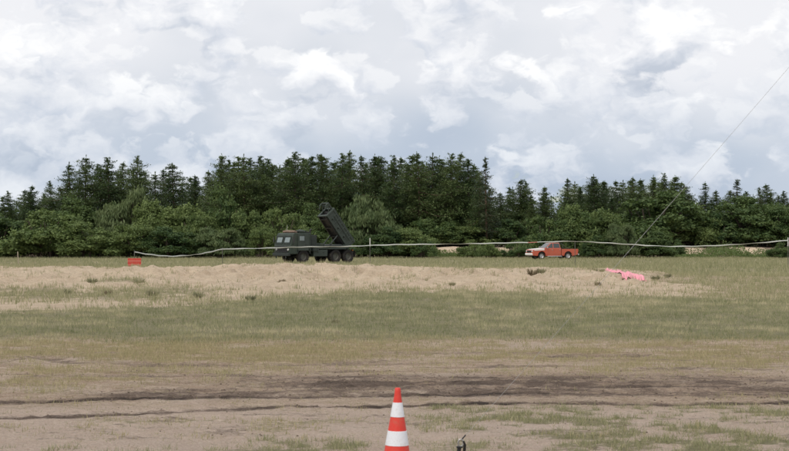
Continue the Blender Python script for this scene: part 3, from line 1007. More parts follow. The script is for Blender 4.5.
SIZE = {kx: extent(b) for kx, (a, b) in BR.items()}
BUSH = [
    (2, 214, 70, 176, 'd0', 'dark bush cut off by the left edge of the photo'),
    (48, 212, 84, 171, 'r0', 'wide green bush near the left edge, right of the pale stake'),
    (92, 224, 60, 168, 'r1', 'low bush just left of the red board'),
    (75, 200, 60, 183, 'd1', 'dark bush behind the wide green bush at the left'),
    (128, 192, 60, 180, 'w0', 'tall pale green tree above the red board'),
    (134, 226, 52, 168, 'r2', 'low green bush right behind the red board'),
    (165, 203, 66, 179, 'r3', 'rounded green tree above the first sag of the barrier tape'),
    (172, 228, 60, 167, 'd0', 'low dark bush behind the first sag of the barrier tape'),
    (198, 213, 46, 174, 'r0', 'green bush left of the tall domed tree'),
    (228, 190, 44, 178, 'r1', 'tall domed green tree left of the truck cab'),
    (221, 229, 48, 166, 'w1', 'low bush behind the second tape post'),
    (249, 212, 36, 175, 'r2', 'bush between the tall domed tree and the truck cab'),
    (264, 228, 28, 167, 'r3', 'small rounded bush touching the cab front'),
    (284, 211, 46, 173, 'r0', 'rounded bush directly above the truck cab roof'),
    (316, 221, 44, 171, 'r1', 'bush between the cab and the raised launcher'),
    (303, 205, 40, 184, 'd1', 'dark bush higher up behind the cab and launcher'),
    (366, 199, 60, 173, 'w0', 'large pale feathery bush right of the raised launcher'),
    (341, 229, 36, 166, 'd0', 'low dark bush behind the rear wheels of the truck'),
    (385, 228, 40, 168, 'd1', 'low dark bush below the large pale feathery bush'),
    (412, 229, 46, 169, 'r2', 'bush left of the bare sand gap'),
    (424, 240, 24, 166, 's0', 'small dark bush at the left rim of the bare sand gap'),
    (432, 220, 56, 190, 'r3', 'green bush on top of the bank above the bare sand gap'),
    (470, 241, 23, 170, 's1', 'small round bush just right of the bare sand gap'),
    (489, 242, 21, 170, 's0', 'small round bush midway between sand gap and pickup'),
    (516, 241, 25, 171, 's1', 'small dark bush in front of the pickup bonnet'),
    (476, 221, 56, 191, 'r1', 'bush on the bank below the ragged pine'),
    (511, 220, 44, 190, 'd0', 'dark bush on the bank left of the pickup'),
    (546, 218, 48, 176, 'r0', 'green bush rising behind the pickup cab'),
    (582, 207, 52, 178, 'r3', 'rounded tree behind the pickup tailgate'),
    (597, 236, 30, 170, 'd1', 'low dark bush right of the pickup tailgate'),
    (612, 215, 36, 178, 'r2', 'bush between the pickup and the big dark domed tree'),
    (656, 193, 92, 191, 'd0', 'big dark domed tree crossed by the cable'),
    (622, 225, 30, 169, 'w1', 'small pale bush at the foot of the cable, below the big domed tree'),
    (652, 232, 40, 171, 'd1', 'low dark bush under the big dark domed tree'),
    (693, 205, 52, 193, 'r1', 'bush on the right flank of the big dark domed tree'),
    (722, 214, 42, 192, 'd1', 'dark bush above the long bare sand bank at the right'),
    (754, 198, 82, 194, 'd0', 'broad dark tree above the right end of the sand bank'),
    (790, 206, 44, 190, 'r2', 'bush cut off by the right edge of the photo'),
    (778, 241, 22, 168, 's1', 'small dark bush before the sand bank at the right edge'),
    (672, 238, 22, 176, 's0', 'small bush at the left end of the long bare sand bank'),
]
for k, (px, py, wd, d, kx, lab) in enumerate(BUSH):
    x = X_of(px, d); H = Z_of(py, d) - gz(x, d)
    w0, h0 = SIZE[kx]
    sc = 1.12 * wd / F * d / w0
    nm = 'broadleaf_tree' if ('tree' in lab.split(',')[0].split(' above')[0].split(' behind')[0].split(' left')[0] and 'bush' not in lab.split(',')[0].split(' under')[0]) else 'bush'
    plant_tree(nm, BR[kx], None, x, d, sc, 1.7 * k, lab, 'tree' if nm == 'broadleaf_tree' else 'bush', 'bushes along the foot of the wood', 'stems', H / h0)

# undergrowth along the foot of the wood, open where the sand bank shows
g = np.random.default_rng(91)
n = 110000
Xu = g.uniform(-62, 62, n); Yu = g.uniform(172, 184, n)
gapm = np.zeros(n)
for a_, b_ in ((-30, 12), (52, 60), (80, 94), (436, 463), (497, 510), (668, 705), (738, 766)):
    gapm = np.maximum(gapm, band(Xu, X_of(a_, 178), X_of(b_, 178), .4))
topu = (.35 + 2.2 * fbm(Xu * .35, Yu * .35, 61, 4) ** 1.6) * (1 - .70 * gapm)
Zu = zones(Xu, Yu)['h'] + topu * np.sqrt(g.uniform(0, 1, n))
dr = unit(g.normal(0, 1, (n, 3))); axu = unit(np.cross(dr, g.normal(0, 1, (n, 3)))); bxu = np.cross(dr, axu)
s_ = g.uniform(.05, .12, n)[:, None]
Vw, Qw = quads(np.stack([Xu, Yu, Zu], 1), axu * s_, bxu * s_ * .6)
um = raw_mesh('undergrowth', Vw, Qw, 4); um.materials.append(M['leaf'])
tag(link_mesh('undergrowth', um), 'tangle of low green growth along the foot of the wood', 'undergrowth', kind='stuff')

# weed clumps on the sand
WD = []
for i in range(3):
    gg = np.random.default_rng(600 + i)
    n = 90
    a = gg.uniform(0, 6.28, n); q = np.sqrt(gg.uniform(0, 1, n)) * .16
    P = np.stack([q * np.cos(a), q * np.sin(a), gg.uniform(0, .08, n)], 1)
    up = unit(np.stack([np.cos(a) * .5, np.sin(a) * .5, gg.uniform(.2, 1.4, n)], 1))
    si = unit(np.cross(up, gg.normal(0, 1, (n, 3))))
    L = gg.uniform(.06, .15, n)[:, None]
    V, Q = quads(P + up * L, up * L, si * .022)
    me = raw_mesh('leaves', V, Q, 4)
    me.materials.append(M['weed'] if i != 2 else M['weed_dry'])
    WD.append(me)
WEEDS = [
    (152, 274, 72, 1.0, 0, 'small dark weed clump on the sand right of the red board'),
    (185, 273, 72, .8, 0, 'small weed clump on the sand below the second tape post'),
    (237, 275, 70, .9, 0, 'weed clump on the sand below and left of the truck cab'),
    (92, 287, 58, 1.3, 1, 'weed clump at the left end of the grassy streak in the sand'),
    (139, 285, 58, 1.5, 1, 'tall weed clump at the right end of the grassy streak'),
    (68, 297, 49, 1.1, 1, 'green weed clump in the left tuft row'),
    (108, 297, 49, 1.0, 2, 'brown weed clump in the left tuft row'),
    (152, 299, 48, 1.6, 1, 'large green weed clump at the right of the left tuft row'),
    (198, 300, 47, 1.2, 0, 'grey green weed clump where the sand meets the sward at the left'),
    (251, 300, 46, 1.2, 0, 'grey weed clump at the lower rim of the sand below the truck'),
    (282, 286, 58, 1.1, 2, 'brown clump on the sand slope under the truck'),
    (452, 284, 57, 1.0, 0, 'single dark clump at the foot of the sand below the sand gap'),
    (533, 275, 63, 2.0, 2, 'broad dark brown clump on the sand below the pickup'),
    (541, 276, 63, 1.5, 0, 'dark clump touching the broad brown clump below the pickup'),
    (592, 267, 66, 1.8, 0, 'olive weed clump on the crest left of the pink sheet'),
    (602, 268, 66, 1.0, 1, 'small green weed clump next to the pink sheet, on its left'),
    (655, 274, 62, 1.3, 1, 'green weed clump right of the pink sheet'),
    (668, 273, 63, 1.2, 1, 'second green weed clump right of the pink sheet'),
    (598, 282, 56, 1.0, 2, 'brown clump on the slope below the pink sheet'),
    (335, 323, 33, .7, 1, 'dark green weed in the middle of the sward'),
]
for px, py, d, sc, k, lab in WEEDS:
    x = X_of(px, d)
    o = link_mesh('weed_clump', WD[k])
    o.location = (x, d, gz(x, d) - .01); o.scale = (sc * .55, sc * .55, sc * .62); o.rotation_euler = (0, 0, random.uniform(0, 6))
    tag(o, lab, 'weed', 'weed clumps on the sand')

# ------------------------------------------------------------------ things: materials
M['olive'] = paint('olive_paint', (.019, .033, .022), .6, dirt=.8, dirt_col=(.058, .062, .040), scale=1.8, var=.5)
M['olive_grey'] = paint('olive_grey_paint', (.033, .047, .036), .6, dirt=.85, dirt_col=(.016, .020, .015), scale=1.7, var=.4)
M['dark_green'] = paint('dark_green_paint', (.016, .023, .020), .55, dirt=.3, dirt_col=(.08, .065, .05), scale=1.5, var=.3)
M['black'] = paint('black_metal', (.015, .015, .015), .5, dirt=.2, dirt_col=(.08, .065, .05))
M['rubber'] = paint('rubber', (.022, .021, .020), .85, dirt=.5, dirt_col=(.13, .105, .075), spec=.2)
M['rim'] = paint('rim', (.07, .075, .06), .6, dirt=.5, dirt_col=(.15, .12, .09))
M['glass'] = paint('window_glass', (.16, .20, .20), .12, dirt=.12, dirt_col=(.3, .28, .24), var=.1, spec=.9)
M['car_glass'] = paint('car_glass', (.05, .06, .06), .12, dirt=.15, dirt_col=(.2, .18, .15), var=.1, spec=.5)
M['tan'] = paint('tan_canvas', (.20, .135, .10), .85, dirt=.3, scale=5)
M['lamp'] = paint('lamp_glass', (.55, .55, .52), .15, spec=.8)
M['amber'] = paint('amber_lens', (.6, .2, .03), .25)
M['orange'] = paint('orange_red_paint', (.46, .080, .034), .35, coat=.8, dirt=.25, dirt_col=(.32, .2, .13), scale=1.5, var=.08)
M['chrome'] = paint('chrome', (.62, .62, .62), .22, metal=.85, dirt=.2)
M['alloy'] = paint('alloy', (.42, .42, .42), .35, metal=.6, dirt=.3)
M['white_paint_and_reflection'] = paint('white_paint_and_reflection', (.72, .71, .68), .5, dirt=.2, scale=4, var=.06)  # real white paint, and the painted reflection on the pickup's nose
M['wood'] = paint('weathered_wood', (.36, .30, .22), .9, dirt=.4, scale=8, var=.3)
M['grey_post'] = paint('grey_post', (.085, .085, .07), .7, dirt=.3)
M['red_board'] = paint('red_board', (.52, .055, .035), .6, dirt=.25, dirt_col=(.45, .22, .15), scale=4)
M['cone_red'] = paint('cone_red', (.66, .040, .024), .5, dirt=.6, dirt_col=(.42, .14, .09), scale=11, var=.10)
M['cone_white'] = paint('cone_white', (.74, .75, .78), .38, dirt=.6, dirt_col=(.50, .45, .38), scale=13, var=.05)
M['cone_base'] = paint('cone_base', (.03, .03, .03), .85, dirt=.5)
M['pink'] = paint('pink_sheet', (.76, .30, .36), .7, dirt=.4, dirt_col=(.66, .48, .42), scale=3, var=.12)
M['steel'] = paint('galvanised_steel', (.34, .33, .31), .42, metal=.6, dirt=.35, scale=30)
M['cable'] = paint('cable', (.36, .36, .35), .6, scale=20)


# ------------------------------------------------------------------ rocket launcher truck
def wheel(name, parent, c, r, w, mats, rim_r, side):
    """wheel with axis along y: tyre with tread lugs, rim and hub; c centre"""
    e = empty(name, c); e.parent = parent
    Mx = Matrix.Rotation(R(90), 4, 'X')
    t = MB()
    h = w / 2
    t.lathe([(rim_r, -h * .75), (r * .80, -h), (r * .95, -h * .92), (r, -h * .6), (r, h * .6), (r * .95, h * .92), (r * .80, h), (rim_r, h * .75)], 28, Mx, closed=True)
    for k in range(22):
        a = 6.283 * k / 22
        t.box((0, 0, r + .006), (.055 * r / .6, w * .84, .02), Matrix.Rotation(a, 4, 'Y'))
    t.build('tyre', mats[0], e)
    q = MB()
    q.lathe([(rim_r * 1.01, -h * .7), (rim_r * .9, -h * .35), (rim_r * .45, -h * .25), (rim_r * .36, -h * .72), (0.002, -h * .75)], 20, Mx if side > 0 else Matrix.Rotation(R(-90), 4, 'X'))
    q.lathe([(rim_r * 1.01, h * .7), (rim_r * .7, h * .2), (.002, h * .2)], 20, Mx if side > 0 else Matrix.Rotation(R(-90), 4, 'X'))
    for k in range(8):
        a = 6.283 * k / 8
        q.box((rim_r * .62 * math.cos(a), -h * .30 * side * 1.0, rim_r * .62 * math.sin(a)), (.04, .03, .04))
    q.build('rim', mats[1], e)
    return e


def build_truck():
    d = 131.0
    # local frame: +x forward, +y the truck's left, origin on the ground at the middle
    ang = math.atan2(-math.sin(R(40)), -math.cos(R(40)))
    x0 = X_of(314.5, d)
    root = empty('launcher_truck', (x0, d, gz(x0, d)), ang)
    tag(root, 'dark green six-wheeled military truck with raised rocket launcher at its rear', 'truck')
    G, GG, DG, BK = M['olive'], M['olive_grey'], M['dark_green'], M['black']
    # chassis
    c = MB()
    for s in (-1, 1):
        c.box((-.1, s * .45, .86), (6.5, .10, .26))
    for xx in (-3.2, -2.2, -.9, .3, 1.5, 2.7):
        c.box((xx, 0, .86), (.12, .8, .2))
    for xx in (2.05, -1.45, -2.85):
        c.tube((xx, -.95, .59), (xx, .95, .59), .085, n=8)
        c.lathe([(.02, -.22), (.2, -.1), (.24, 0), (.2, .1), (.02, .22)], 12, Matrix.Translation((xx, .1, .59)))
    c.build('chassis', BK, root, bevel=.01, seg=1)
    for xx in (2.05, -1.45, -2.85):
        for s in (-1, 1):
            wheel('wheel', root, (xx, s * 1.0, .585), .585, .40, (M['rubber'], M['rim']), .30, -s)
    # cab body: sloped armoured box
    xf, xb = 3.42, 1.30
    prof = [(xb, .98), (1.42, .98), (1.42, 1.20), (1.52, 1.32), (2.58, 1.32), (2.68, 1.20), (2.70, .80), (xf, .80), (xf + .03, 1.52), (xf - .28, 2.50), (xf - .42, 2.62), (xb, 2.62)]
    cab = MB(); cab.extrude(prof, -1.2, 1.2)
    cabo = cab.build('cab', G, root, bevel=.045, seg=2)
    # windscreens (two) on the sloped front
    fx = lambda z: xf + .03 - (z - 1.52) / (2.50 - 1.52) * .31
    for s in (-1, 1):
        w = MB()
        y0, y1 = s * .12, s * 1.02
        pts = []
        for off in (.012, .035):
            for (yy, zz) in ((y0 + s * .08, 1.80), (y1 - s * .10, 1.80), (y1 - s * .10, 2.24), (y0 + s * .08, 2.24)):
                pts.append((fx(zz) + off, yy, zz))
        w.hexa(pts)
        g_ = w.build('windscreen', M['glass'], root, bevel=.01, seg=1)
        fr = MB()
        for (a, b) in (((y0, 1.69), (y1, 1.69)), ((y0, 2.33), (y1, 2.33)), ((y0 - s * .03, 1.69), (y0 - s * .03, 2.33)), ((y1 + s * .03, 1.69), (y1 + s * .03, 2.33))):
            fr.tube((fx(a[1]) + .02, a[0], a[1]), (fx(b[1]) + .02, b[0], b[1]), .035, n=6)
        fr.build('window_frame', DG, g_)
    # doors with windows
    for s in (-1, 1):
        dr = MB(); dr.box((2.12, s * 1.225, 1.80), (1.16, .05, 1.42))
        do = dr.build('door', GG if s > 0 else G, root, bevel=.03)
        w = MB(); w.box((2.28, s * 1.262, 2.14), (.50, .03, .38)); w.build('window', M['glass'], do, bevel=.01, seg=1)
        hd = MB(); hd.tube((1.72, s * 1.275, 1.62), (1.92, s * 1.275, 1.62), .02, n=6); hd.build('handle', BK, do)
        st2 = MB(); st2.box((2.12, s * 1.16, .62), (.5, .2, .05)); st2.box((2.36, s * 1.16, .72), (.04, .06, .24)); st2.box((1.88, s * 1.16, .72), (.04, .06, .24))
        st2.box((2.36, s * 1.13, .97), (.05, .08, .32)); st2.box((1.88, s * 1.13, .97), (.05, .08, .32))
        mr = MB()
        mr.path([(3.16, s * 1.18, 2.3), (3.30, s * 1.42, 2.32), (3.30, s * 1.45, 1.7), (3.2, s * 1.2, 1.6)], .018)
        mr.box((3.29, s * 1.46, 2.02), (.05, .18, .40)); mr.build('mirror', BK, root)
        fd = MB()
        arc = [(2.05 + .76 * math.cos(t), .60 + .74 * math.sin(t)) for t in np.linspace(R(18), R(162), 10)]
        arc2 = [(2.05 + .71 * math.cos(t), .60 + .69 * math.sin(t)) for t in np.linspace(R(162), R(18), 10)]
        fd.extrude(arc + arc2, s * .80, s * 1.235); fd.build('mudguard', DG, root)
        hl = MB(); hl.lathe([(.002, .05), (.085, .04), (.1, 0), (.1, -.06)], 14, Matrix.Translation((xf + .045, s * .86, 1.18)) @ Matrix.Rotation(R(90), 4, 'Y'))
        hl.build('headlight', M['lamp'], root)
    # grille, bumper
    gr = MB()
    for k in range(6):
        gr.box((xf + .035, 0, 1.06 + k * .07), (.03, 1.3, .035))
    gr.box((xf + .02, 0, 1.24), (.02, 1.4, .50)); gr.build('grille', BK, root)
    bp = MB(); bp.box((xf + .13, 0, .78), (.22, 2.36, .26)); bp.box((xf + .16, .7, .55), (.08, .1, .24)); bp.box((xf + .16, -.7, .55), (.08, .1, .24))
    bp.build('bumper', DG, root, bevel=.03)
    # cab roof: hatch ring, rolled tan canvas, antenna
    h1 = MB(); h1.lathe([(.0, .10), (.34, .09), (.38, .0), (.38, -.02)], 18, Matrix.Translation((2.1, -.35, 2.64))); h1.build('roof_hatch', DG, root)
    tr = MB()
    tr.path([(2.75, -.8, 2.72), (2.72, -.3, 2.75), (2.76, .2, 2.73), (2.72, .85, 2.74)], [.10, .12, .12, .10], 10)
    tr.path([(2.50, -.7, 2.70), (2.52, .1, 2.72), (2.48, .75, 2.70)], [.08, .10, .08], 10)
    tr.build('canvas_roll', M['tan'], root, smooth=True)
    an = MB(); an.tube((2.55, -.6, 2.62), (2.55, -.6, 2.80), .035, n=8); an.tube((2.55, -.6, 2.8), (2.50, -.6, 3.30), .012, .006, n=6); an.build('antenna', M['white_paint_and_reflection'], root)
    # equipment between cab and launcher
    eq = MB(); eq.box((.90, 0, 1.75), (.66, 2.2, 1.40)); e1 = eq.build('equipment_cabinet', DG, root, bevel=.03)
    eg = MB()
    for k in range(7):
        eg.box((.98, 1.115, 1.25 + k * .13), (.38, .025, .05))
    eg.build('louvre_panel', G, e1)
    ex = MB(); ex.tube((1.20, .95, .95), (1.20, .95, 2.75), .085, n=12); ex.path([(1.20, .95, 2.74), (1.18, .98, 2.88), (1.08, 1.05, 2.93)], .075, 10); ex.build('exhaust_stack', BK, root, smooth=True)
    sp = empty('spare_wheel', (.98, -.35, 2.55)); sp.parent = root
    t1 = MB(); t1.lathe([(.30, -.15), (.47, -.19), (.56, -.15), (.58, 0), (.56, .15), (.47, .19), (.30, .15)], 26, None, closed=True); t1.build('tyre', M['rubber'], sp)
    t2 = MB(); t2.lathe([(.002, .02), (.16, .05), (.28, -.04), (.31, .12)], 18); t2.build('rim', M['rim'], sp)
    # deck and side lockers
    dk = MB(); dk.box((-.90, 0, 1.27), (3.4, 2.3, .10)); dk.build('deck', G, root, bevel=.015, seg=1)
    ds = MB()
    for xx in (.45, -.6, -1.6, -2.6):
        ds.box((xx, 0, 1.10), (.14, 1.9, .26))
    ds.build('deck_bearer', BK, root)
    for s in (-1, 1):
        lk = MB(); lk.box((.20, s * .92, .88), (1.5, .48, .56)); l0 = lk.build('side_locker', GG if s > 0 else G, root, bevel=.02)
        hn = MB(); hn.box((-.1, s * 1.172, .95), (.14, .03, .04)); hn.box((.5, s * 1.172, .95), (.14, .03, .04)); hn.build('latch', BK, l0)
        fd = MB(); fd.box((-2.15, s * 1.02, 1.225), (2.9, .42, .03)); fd.build('mudguard', DG, root)
        fl = MB(); fl.box((-3.56, s * .98, .80), (.02, .46, .55)); fl.build('mud_flap', M['rubber'], root)
        tl = MB(); tl.box((-3.40, s * .98, 1.12), (.08, .26, .12)); tl.build('tail_light', M['amber'], root, bevel=.01, seg=1)
    rb = MB(); rb.box((-3.42, 0, .95), (.12, 2.2, .2)); rb.build('rear_bumper', BK, root, bevel=.02)
    # jerrycans, tool rolls, cable hoses, brush guard, roof rack, net bundle
    for k in range(3):
        jc = MB(); jc.box((1.02 - k * .20, 1.235, 1.28), (.17, .17, .46)); jc.tube((1.02 - k * .20 - .05, 1.235, 1.53), (1.02 - k * .20 + .05, 1.235, 1.53), .02, n=6)
        jc.build('jerrycan', G if k % 2 else DG, root, bevel=.02)
    bg = MB()
    for yy in (-.75, -.25, .25, .75):
        bg.tube((xf + .20, yy, .85), (xf + .16, yy, 1.50), .025, n=6)
    bg.tube((xf + .20, -.95, .98), (xf + .20, .95, .98), .025, n=6); bg.tube((xf + .16, -.95, 1.48), (xf + .16, .95, 1.48), .025, n=6)
    bg.build('brush_guard', BK, root)
    rk = MB()
    for yy in (-1.0, 1.0):
        rk.tube((1.45, yy, 2.78), (2.35, yy, 2.78), .02, n=6)
        for xx in (1.45, 1.9, 2.35):
            rk.tube((xx, yy, 2.60), (xx, yy, 2.78), .016, n=6)
    for xx in (1.45, 2.35):
        rk.tube((xx, -1.0, 2.78), (xx, 1.0, 2.78), .02, n=6)
    rk.build('roof_rack', BK, root)
    nb_ = MB(); nb_.path([(1.62, -.55, 2.72), (1.60, 0, 2.78), (1.66, .5, 2.74), (1.62, .9, 2.70)], [.10, .17, .15, .09], 9)
    nb_.build('net_bundle', M['olive'], root, smooth=True)
    hs = MB()
    for s in (-1, 1):
        hs.path([(.7, s * .5, 1.5), (.2, s * .62, 1.38), (-.5, s * .60, 1.48), (-1.0, s * .55, 1.42), (-1.35, s * .6, 1.5)], .035, 7)
    hs.build('hydraulic_hose', BK, root, smooth=True)
    cr = MB(); cr.box((.10, .55, 1.53), (.75, .7, .42)); cr.box((.10, -.45, 1.47), (.9, .8, .30)); cr.build('ammunition_crate', G, root, bevel=.015)
    bx2 = MB(); bx2.box((-.62, .78, 1.44), (.5, .42, .24)); bx2.build('tool_box', DG, root, bevel=.02)
    # turntable and launcher
    tt = MB(); tt.lathe([(.002, .32), (.78, .32), (.84, .24), (.95, .20), (.95, .0), (.002, 0)], 28, Matrix.Translation((-2.05, 0, 1.32))); tt.build('turntable', DG, root)
    tb = MB()
    for s in (-1, 1):
        tb.hexa([(-3.1, s * .76 - .05, 1.26), (-1.4, s * .76 - .05, 1.33), (-1.4, s * .76 + .05, 1.33), (-3.1, s * .76 + .05, 1.26),
                 (-3.1, s * .76 - .05, 1.58), (-2.7, s * .76 - .05, 1.62), (-2.7, s * .76 + .05, 1.62), (-3.1, s * .76 + .05, 1.58)])
    tb.tube((-3.02, -.8, 1.38), (-3.02, .8, 1.38), .09, n=10)
    tb.build('launcher_base', G, root, bevel=.015, seg=1)
    # elevated cage: local u along the tube axis, v left, w up of the pod
    E = R(51)
    u = Vector((math.cos(E), 0, math.sin(E))); w = Vector((-math.sin(E), 0, math.cos(E))); v = Vector((0, 1, 0))
    o = Vector((-3.02, 0, 1.38))
    P = Matrix(((u.x, v.x, w.x, o.x), (u.y, v.y, w.y, o.y), (u.z, v.z, w.z, o.z), (0, 0, 0, 1)))
    L0, L1, hw, hh_ = -.22, 3.45, .62, 1.02
    for s in (-1, 1):
        pm = MB(); pm.box(((L0 + L1) / 2, s * hw, hh_ / 2 + .02), (L1 - L0, .07, hh_), P)
        for k in range(8):
            pm.box((L0 + .25 + k * .49, s * (hw + .05), hh_ / 2 + .02), (.07, .05, hh_ - .04), P)
        pm.box(((L0 + L1) / 2, s * (hw + .05), .10), (L1 - L0, .052, .12), P); pm.box(((L0 + L1) / 2, s * (hw + .05), hh_ - .06), (L1 - L0, .052, .12), P)
        pm.tube(P @ Vector((L0 + .5, s * (hw + .10), .62)), P @ Vector((L1 - .4, s * (hw + .10), .62)), .03, n=6)
        for k in (.9, 1.9, 2.9):
            pm.box((k, s * (hw + .09), .40), (.22, .07, .16), P)
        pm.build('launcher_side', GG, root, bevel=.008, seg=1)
    tp = MB(); tp.box(((L0 + L1) / 2, 0, hh_ + .05), (L1 - L0, 2 * hw + .1, .06), P)
    for k in range(5):
        tp.box((L0 + .4 + k * .75, 0, hh_ + .10), (.10, 2 * hw + .1, .05), P)
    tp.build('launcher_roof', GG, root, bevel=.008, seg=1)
    # open underside: rails and cross members with the rocket pod inside
    un = MB()
    for s in (-1, 1):
        un.box(((L0 + L1) / 2, s * (hw - .12), -.02), (L1 - L0, .10, .08), P)
    for k in range(4):
        un.box((L0 + .5 + k * .95, 0, -.03), (.08, 2 * hw - .2, .07), P)
    un.build('cage_floor', BK, root)
    pod = MB()
    for i in range(3):
        for j in range(2):
            yy = (i - 1) * .36; zz = .30 + j * .42
            pod.tube(P @ Vector((L0 + .15, yy, zz)), P @ Vector((L1 - .05, yy, zz)), .165, n=14)
    pod.box(((L0 + L1) / 2, 0, .51), (L1 - L0 - .5, 1.14, .86), P)
    pod.build('rocket_pod', BK, root)
    mz = MB()
    for s in (-1, 1):
        mz.box((L1 + .03, s * .55, .56), (.10, .22, 1.16), P)
    mz.box((L1 + .03, 0, 1.05), (.098, .92, .20), P); mz.box((L1 + .03, 0, .06), (.098, .92, .18), P)
    mz.build('muzzle_frame', M['olive_grey'], root, bevel=.01, seg=1)
    # hoist booms pushed out beyond the muzzle
    hb = MB()
    for s in (-1, 1):
        hb.box((L1 + .34, s * .42, .98), (.78, .11, .15), P)
        hb.box((L1 + .70, s * .42, .80), (.12, .10, .40), P)
        hb.tube(P @ Vector((L1 + .68, s * .42, .62)), P @ Vector((L1 + .48, s * .42, .40)), .05, n=8)
        hb.tube(P @ Vector((L1 + .08, s * .42, .55)), P @ Vector((L1 + .60, s * .42, .92)), .045, n=8)
    hb.box((L1 + .68, 0, 1.0), (.12, .94, .12), P); hb.box((L1 + .30, 0, 1.0), (.10, .74, .10), P)
    hb.build('hoist_boom', GG, root, bevel=.01, seg=1)
    # elevating cylinders
    for s in (-1, 1):
        cy = MB(); cy.tube((-1.35, s * .5, 1.60), P @ Vector((1.35, s * .5, -.04)), .06, n=10)
        cy.tube((-1.35, s * .5, 1.66), (-1.32, s * .5, 1.52), .10, n=10)
        cy.build('lift_cylinder', M['dark_green'], root)
    return root


build_truck()


# ------------------------------------------------------------------ orange pickup
def build_pickup():
    d = 160.0
    x0 = X_of(552, d)
    # faces left, turned a little towards the camera
    root = empty('pickup_truck', (x0, d, gz(x0, d)), R(180 + 19))
    tag(root, 'orange red crew-cab pickup with sky reflection painted on bonnet and wings, white bumper, facing left below the trees', 'pickup')
    O = M['orange']
    hw = .90
    wx = (1.62, -1.46)
    r = .39

    def arch(cx, rr, n=9):
        return [(cx + rr * math.cos(t), .42 + rr * math.sin(t)) for t in np.linspace(R(-8), R(188), n)]
    poly = [(2.62, .42), (2.68, .62), (2.62, .98), (2.45, 1.07), (1.22, 1.16), (1.10, 1.18), (-.62, 1.20), (-.66, 1.17), (-.66, .40)]
    poly += [(.95, .36)] + arch(wx[0], .47)[::-1] + [(2.3, .40)]
    # lower body of cab and nose (side profile with wheel arch)
    b = MB(); b.extrude(poly, -hw, hw)
    b.build('body', O, root, bevel=.035, seg=2)
    # greenhouse
    gh = MB()
    lo = [(1.12, .84), (-.62, .84)]; 
    gh.hexa([(1.20, -.84, 1.17), (1.20, .84, 1.17), (-.64, .84, 1.17), (-.64, -.84, 1.17), (.42, -.68, 1.76), (.42, .68, 1.76), (-.52, .68, 1.76), (-.52, -.68, 1.76)])
    gh.build('cab_roof', O, root, bevel=.05, seg=2)
    # windscreen and rear window
    def pane(name, a, off):
        q = MB(); n = (Vector(a[1]) - Vector(a[0])).cross(Vector(a[3]) - Vector(a[0])).normalized() * off
        q.hexa([tuple(Vector(p) - n * .3) for p in a] + [tuple(Vector(p) + n) for p in a])
        return q.build(name, M['car_glass'], root)
    pane('windscreen', [(1.14, -.74, 1.22), (1.14, .74, 1.22), (.50, .62, 1.70), (.50, -.62, 1.70)], .02)
    pane('rear_window', [(-.635, .70, 1.24), (-.635, -.70, 1.24), (-.54, -.60, 1.70), (-.54, .60, 1.70)], .02)
    for s in (-1, 1):
        yy = lambda z: s * (.84 - (z - 1.17) / .59 * .16)
        def sp(x, z): return (x, yy(z), z)
        A = [sp(1.00, 1.22), sp(.28, 1.22), sp(.28, 1.70), sp(.44, 1.70)]
        B = [sp(.20, 1.22), sp(-.54, 1.22), sp(-.46, 1.70), sp(.20, 1.70)]
        for a in (A, B):
            pane('side_window', a if s < 0 else [a[1], a[0], a[3], a[2]], .02)
        for xx, ww in ((.68, .86), (-.20, .80)):
            dd = MB(); dd.box((xx, s * (hw + .004), .84), (ww, .03, .62)); do = dd.build('door', O, root, bevel=.012, seg=1)
            hd = MB(); hd.box((xx - ww * .36, s * (hw + .032), 1.02), (.15, .03, .035)); hd.build('handle', M['chrome'], do)
        m_ = MB(); m_.box((1.02, s * 1.0, 1.27), (.12, .2, .17)); m_.tube((1.02, s * .86, 1.22), (1.02, s * .97, 1.25), .025, n=6); m_.build('mirror', M['chrome'], root, bevel=.02)
        sill = MB(); sill.tube((.95, s * .93, .34), (-.70, s * .93, .34), .045, n=8); sill.build('side_step', M['chrome'], root)
        # flared arches
        for cx in wx:
            ar = MB()
            o1 = [(cx + .52 * math.cos(t), .42 + .52 * math.sin(t)) for t in np.linspace(0, math.pi, 11)]
            o2 = [(cx + .455 * math.cos(t), .42 + .455 * math.sin(t)) for t in np.linspace(math.pi, 0, 11)]
            ar.extrude(o1 + o2, s * (hw - .02), s * (hw + .045)); ar.build('wheel_arch', O, root)
            wheel('wheel', root, (cx, s * (hw - .12), r), r, .24, (M['rubber'], M['alloy']), .235, -s)
        hl = MB(); hl.box((2.60, s * .70, .86), (.12, .34, .17)); hl.build('headlight', M['lamp'], root, bevel=.03)
        tl = MB(); tl.box((-2.625, s * .82, .92), (.05, .13, .34)); tl.build('tail_light', M['red_board'], root)
        # bed side
        bs = [(-.72, .44), (-.72, 1.10), (-2.60, 1.10), (-2.62, .50), (-2.30, .44)] + arch(wx[1], .47)[::-1][:]
        bs = [(-.72, 1.12), (-2.60, 1.12), (-2.62, .52), (-2.30, .44)] + arch(wx[1], .47)[::-1] + [(-.80, .42), (-.72, .42)]
        q = MB(); q.extrude(bs, s * (hw - .09), s * hw); q.build('bed_side', O, root, bevel=.015, seg=1)
        rl = MB(); rl.box((-1.66, s * (hw - .045), 1.135), (1.88, .10, .035)); rl.build('bed_rail', M['black'], root)
    fl = MB(); fl.box((-1.66, 0, .66), (1.88, 1.58, .06)); fl.box((-.75, 0, .9), (.05, 1.58, .46)); fl.build('bed_floor', M['black'], root)
    tg = MB(); tg.box((-2.57, 0, .83), (.07, 1.52, .56)); tg.build('tailgate', O, root, bevel=.015)
    sb = MB()
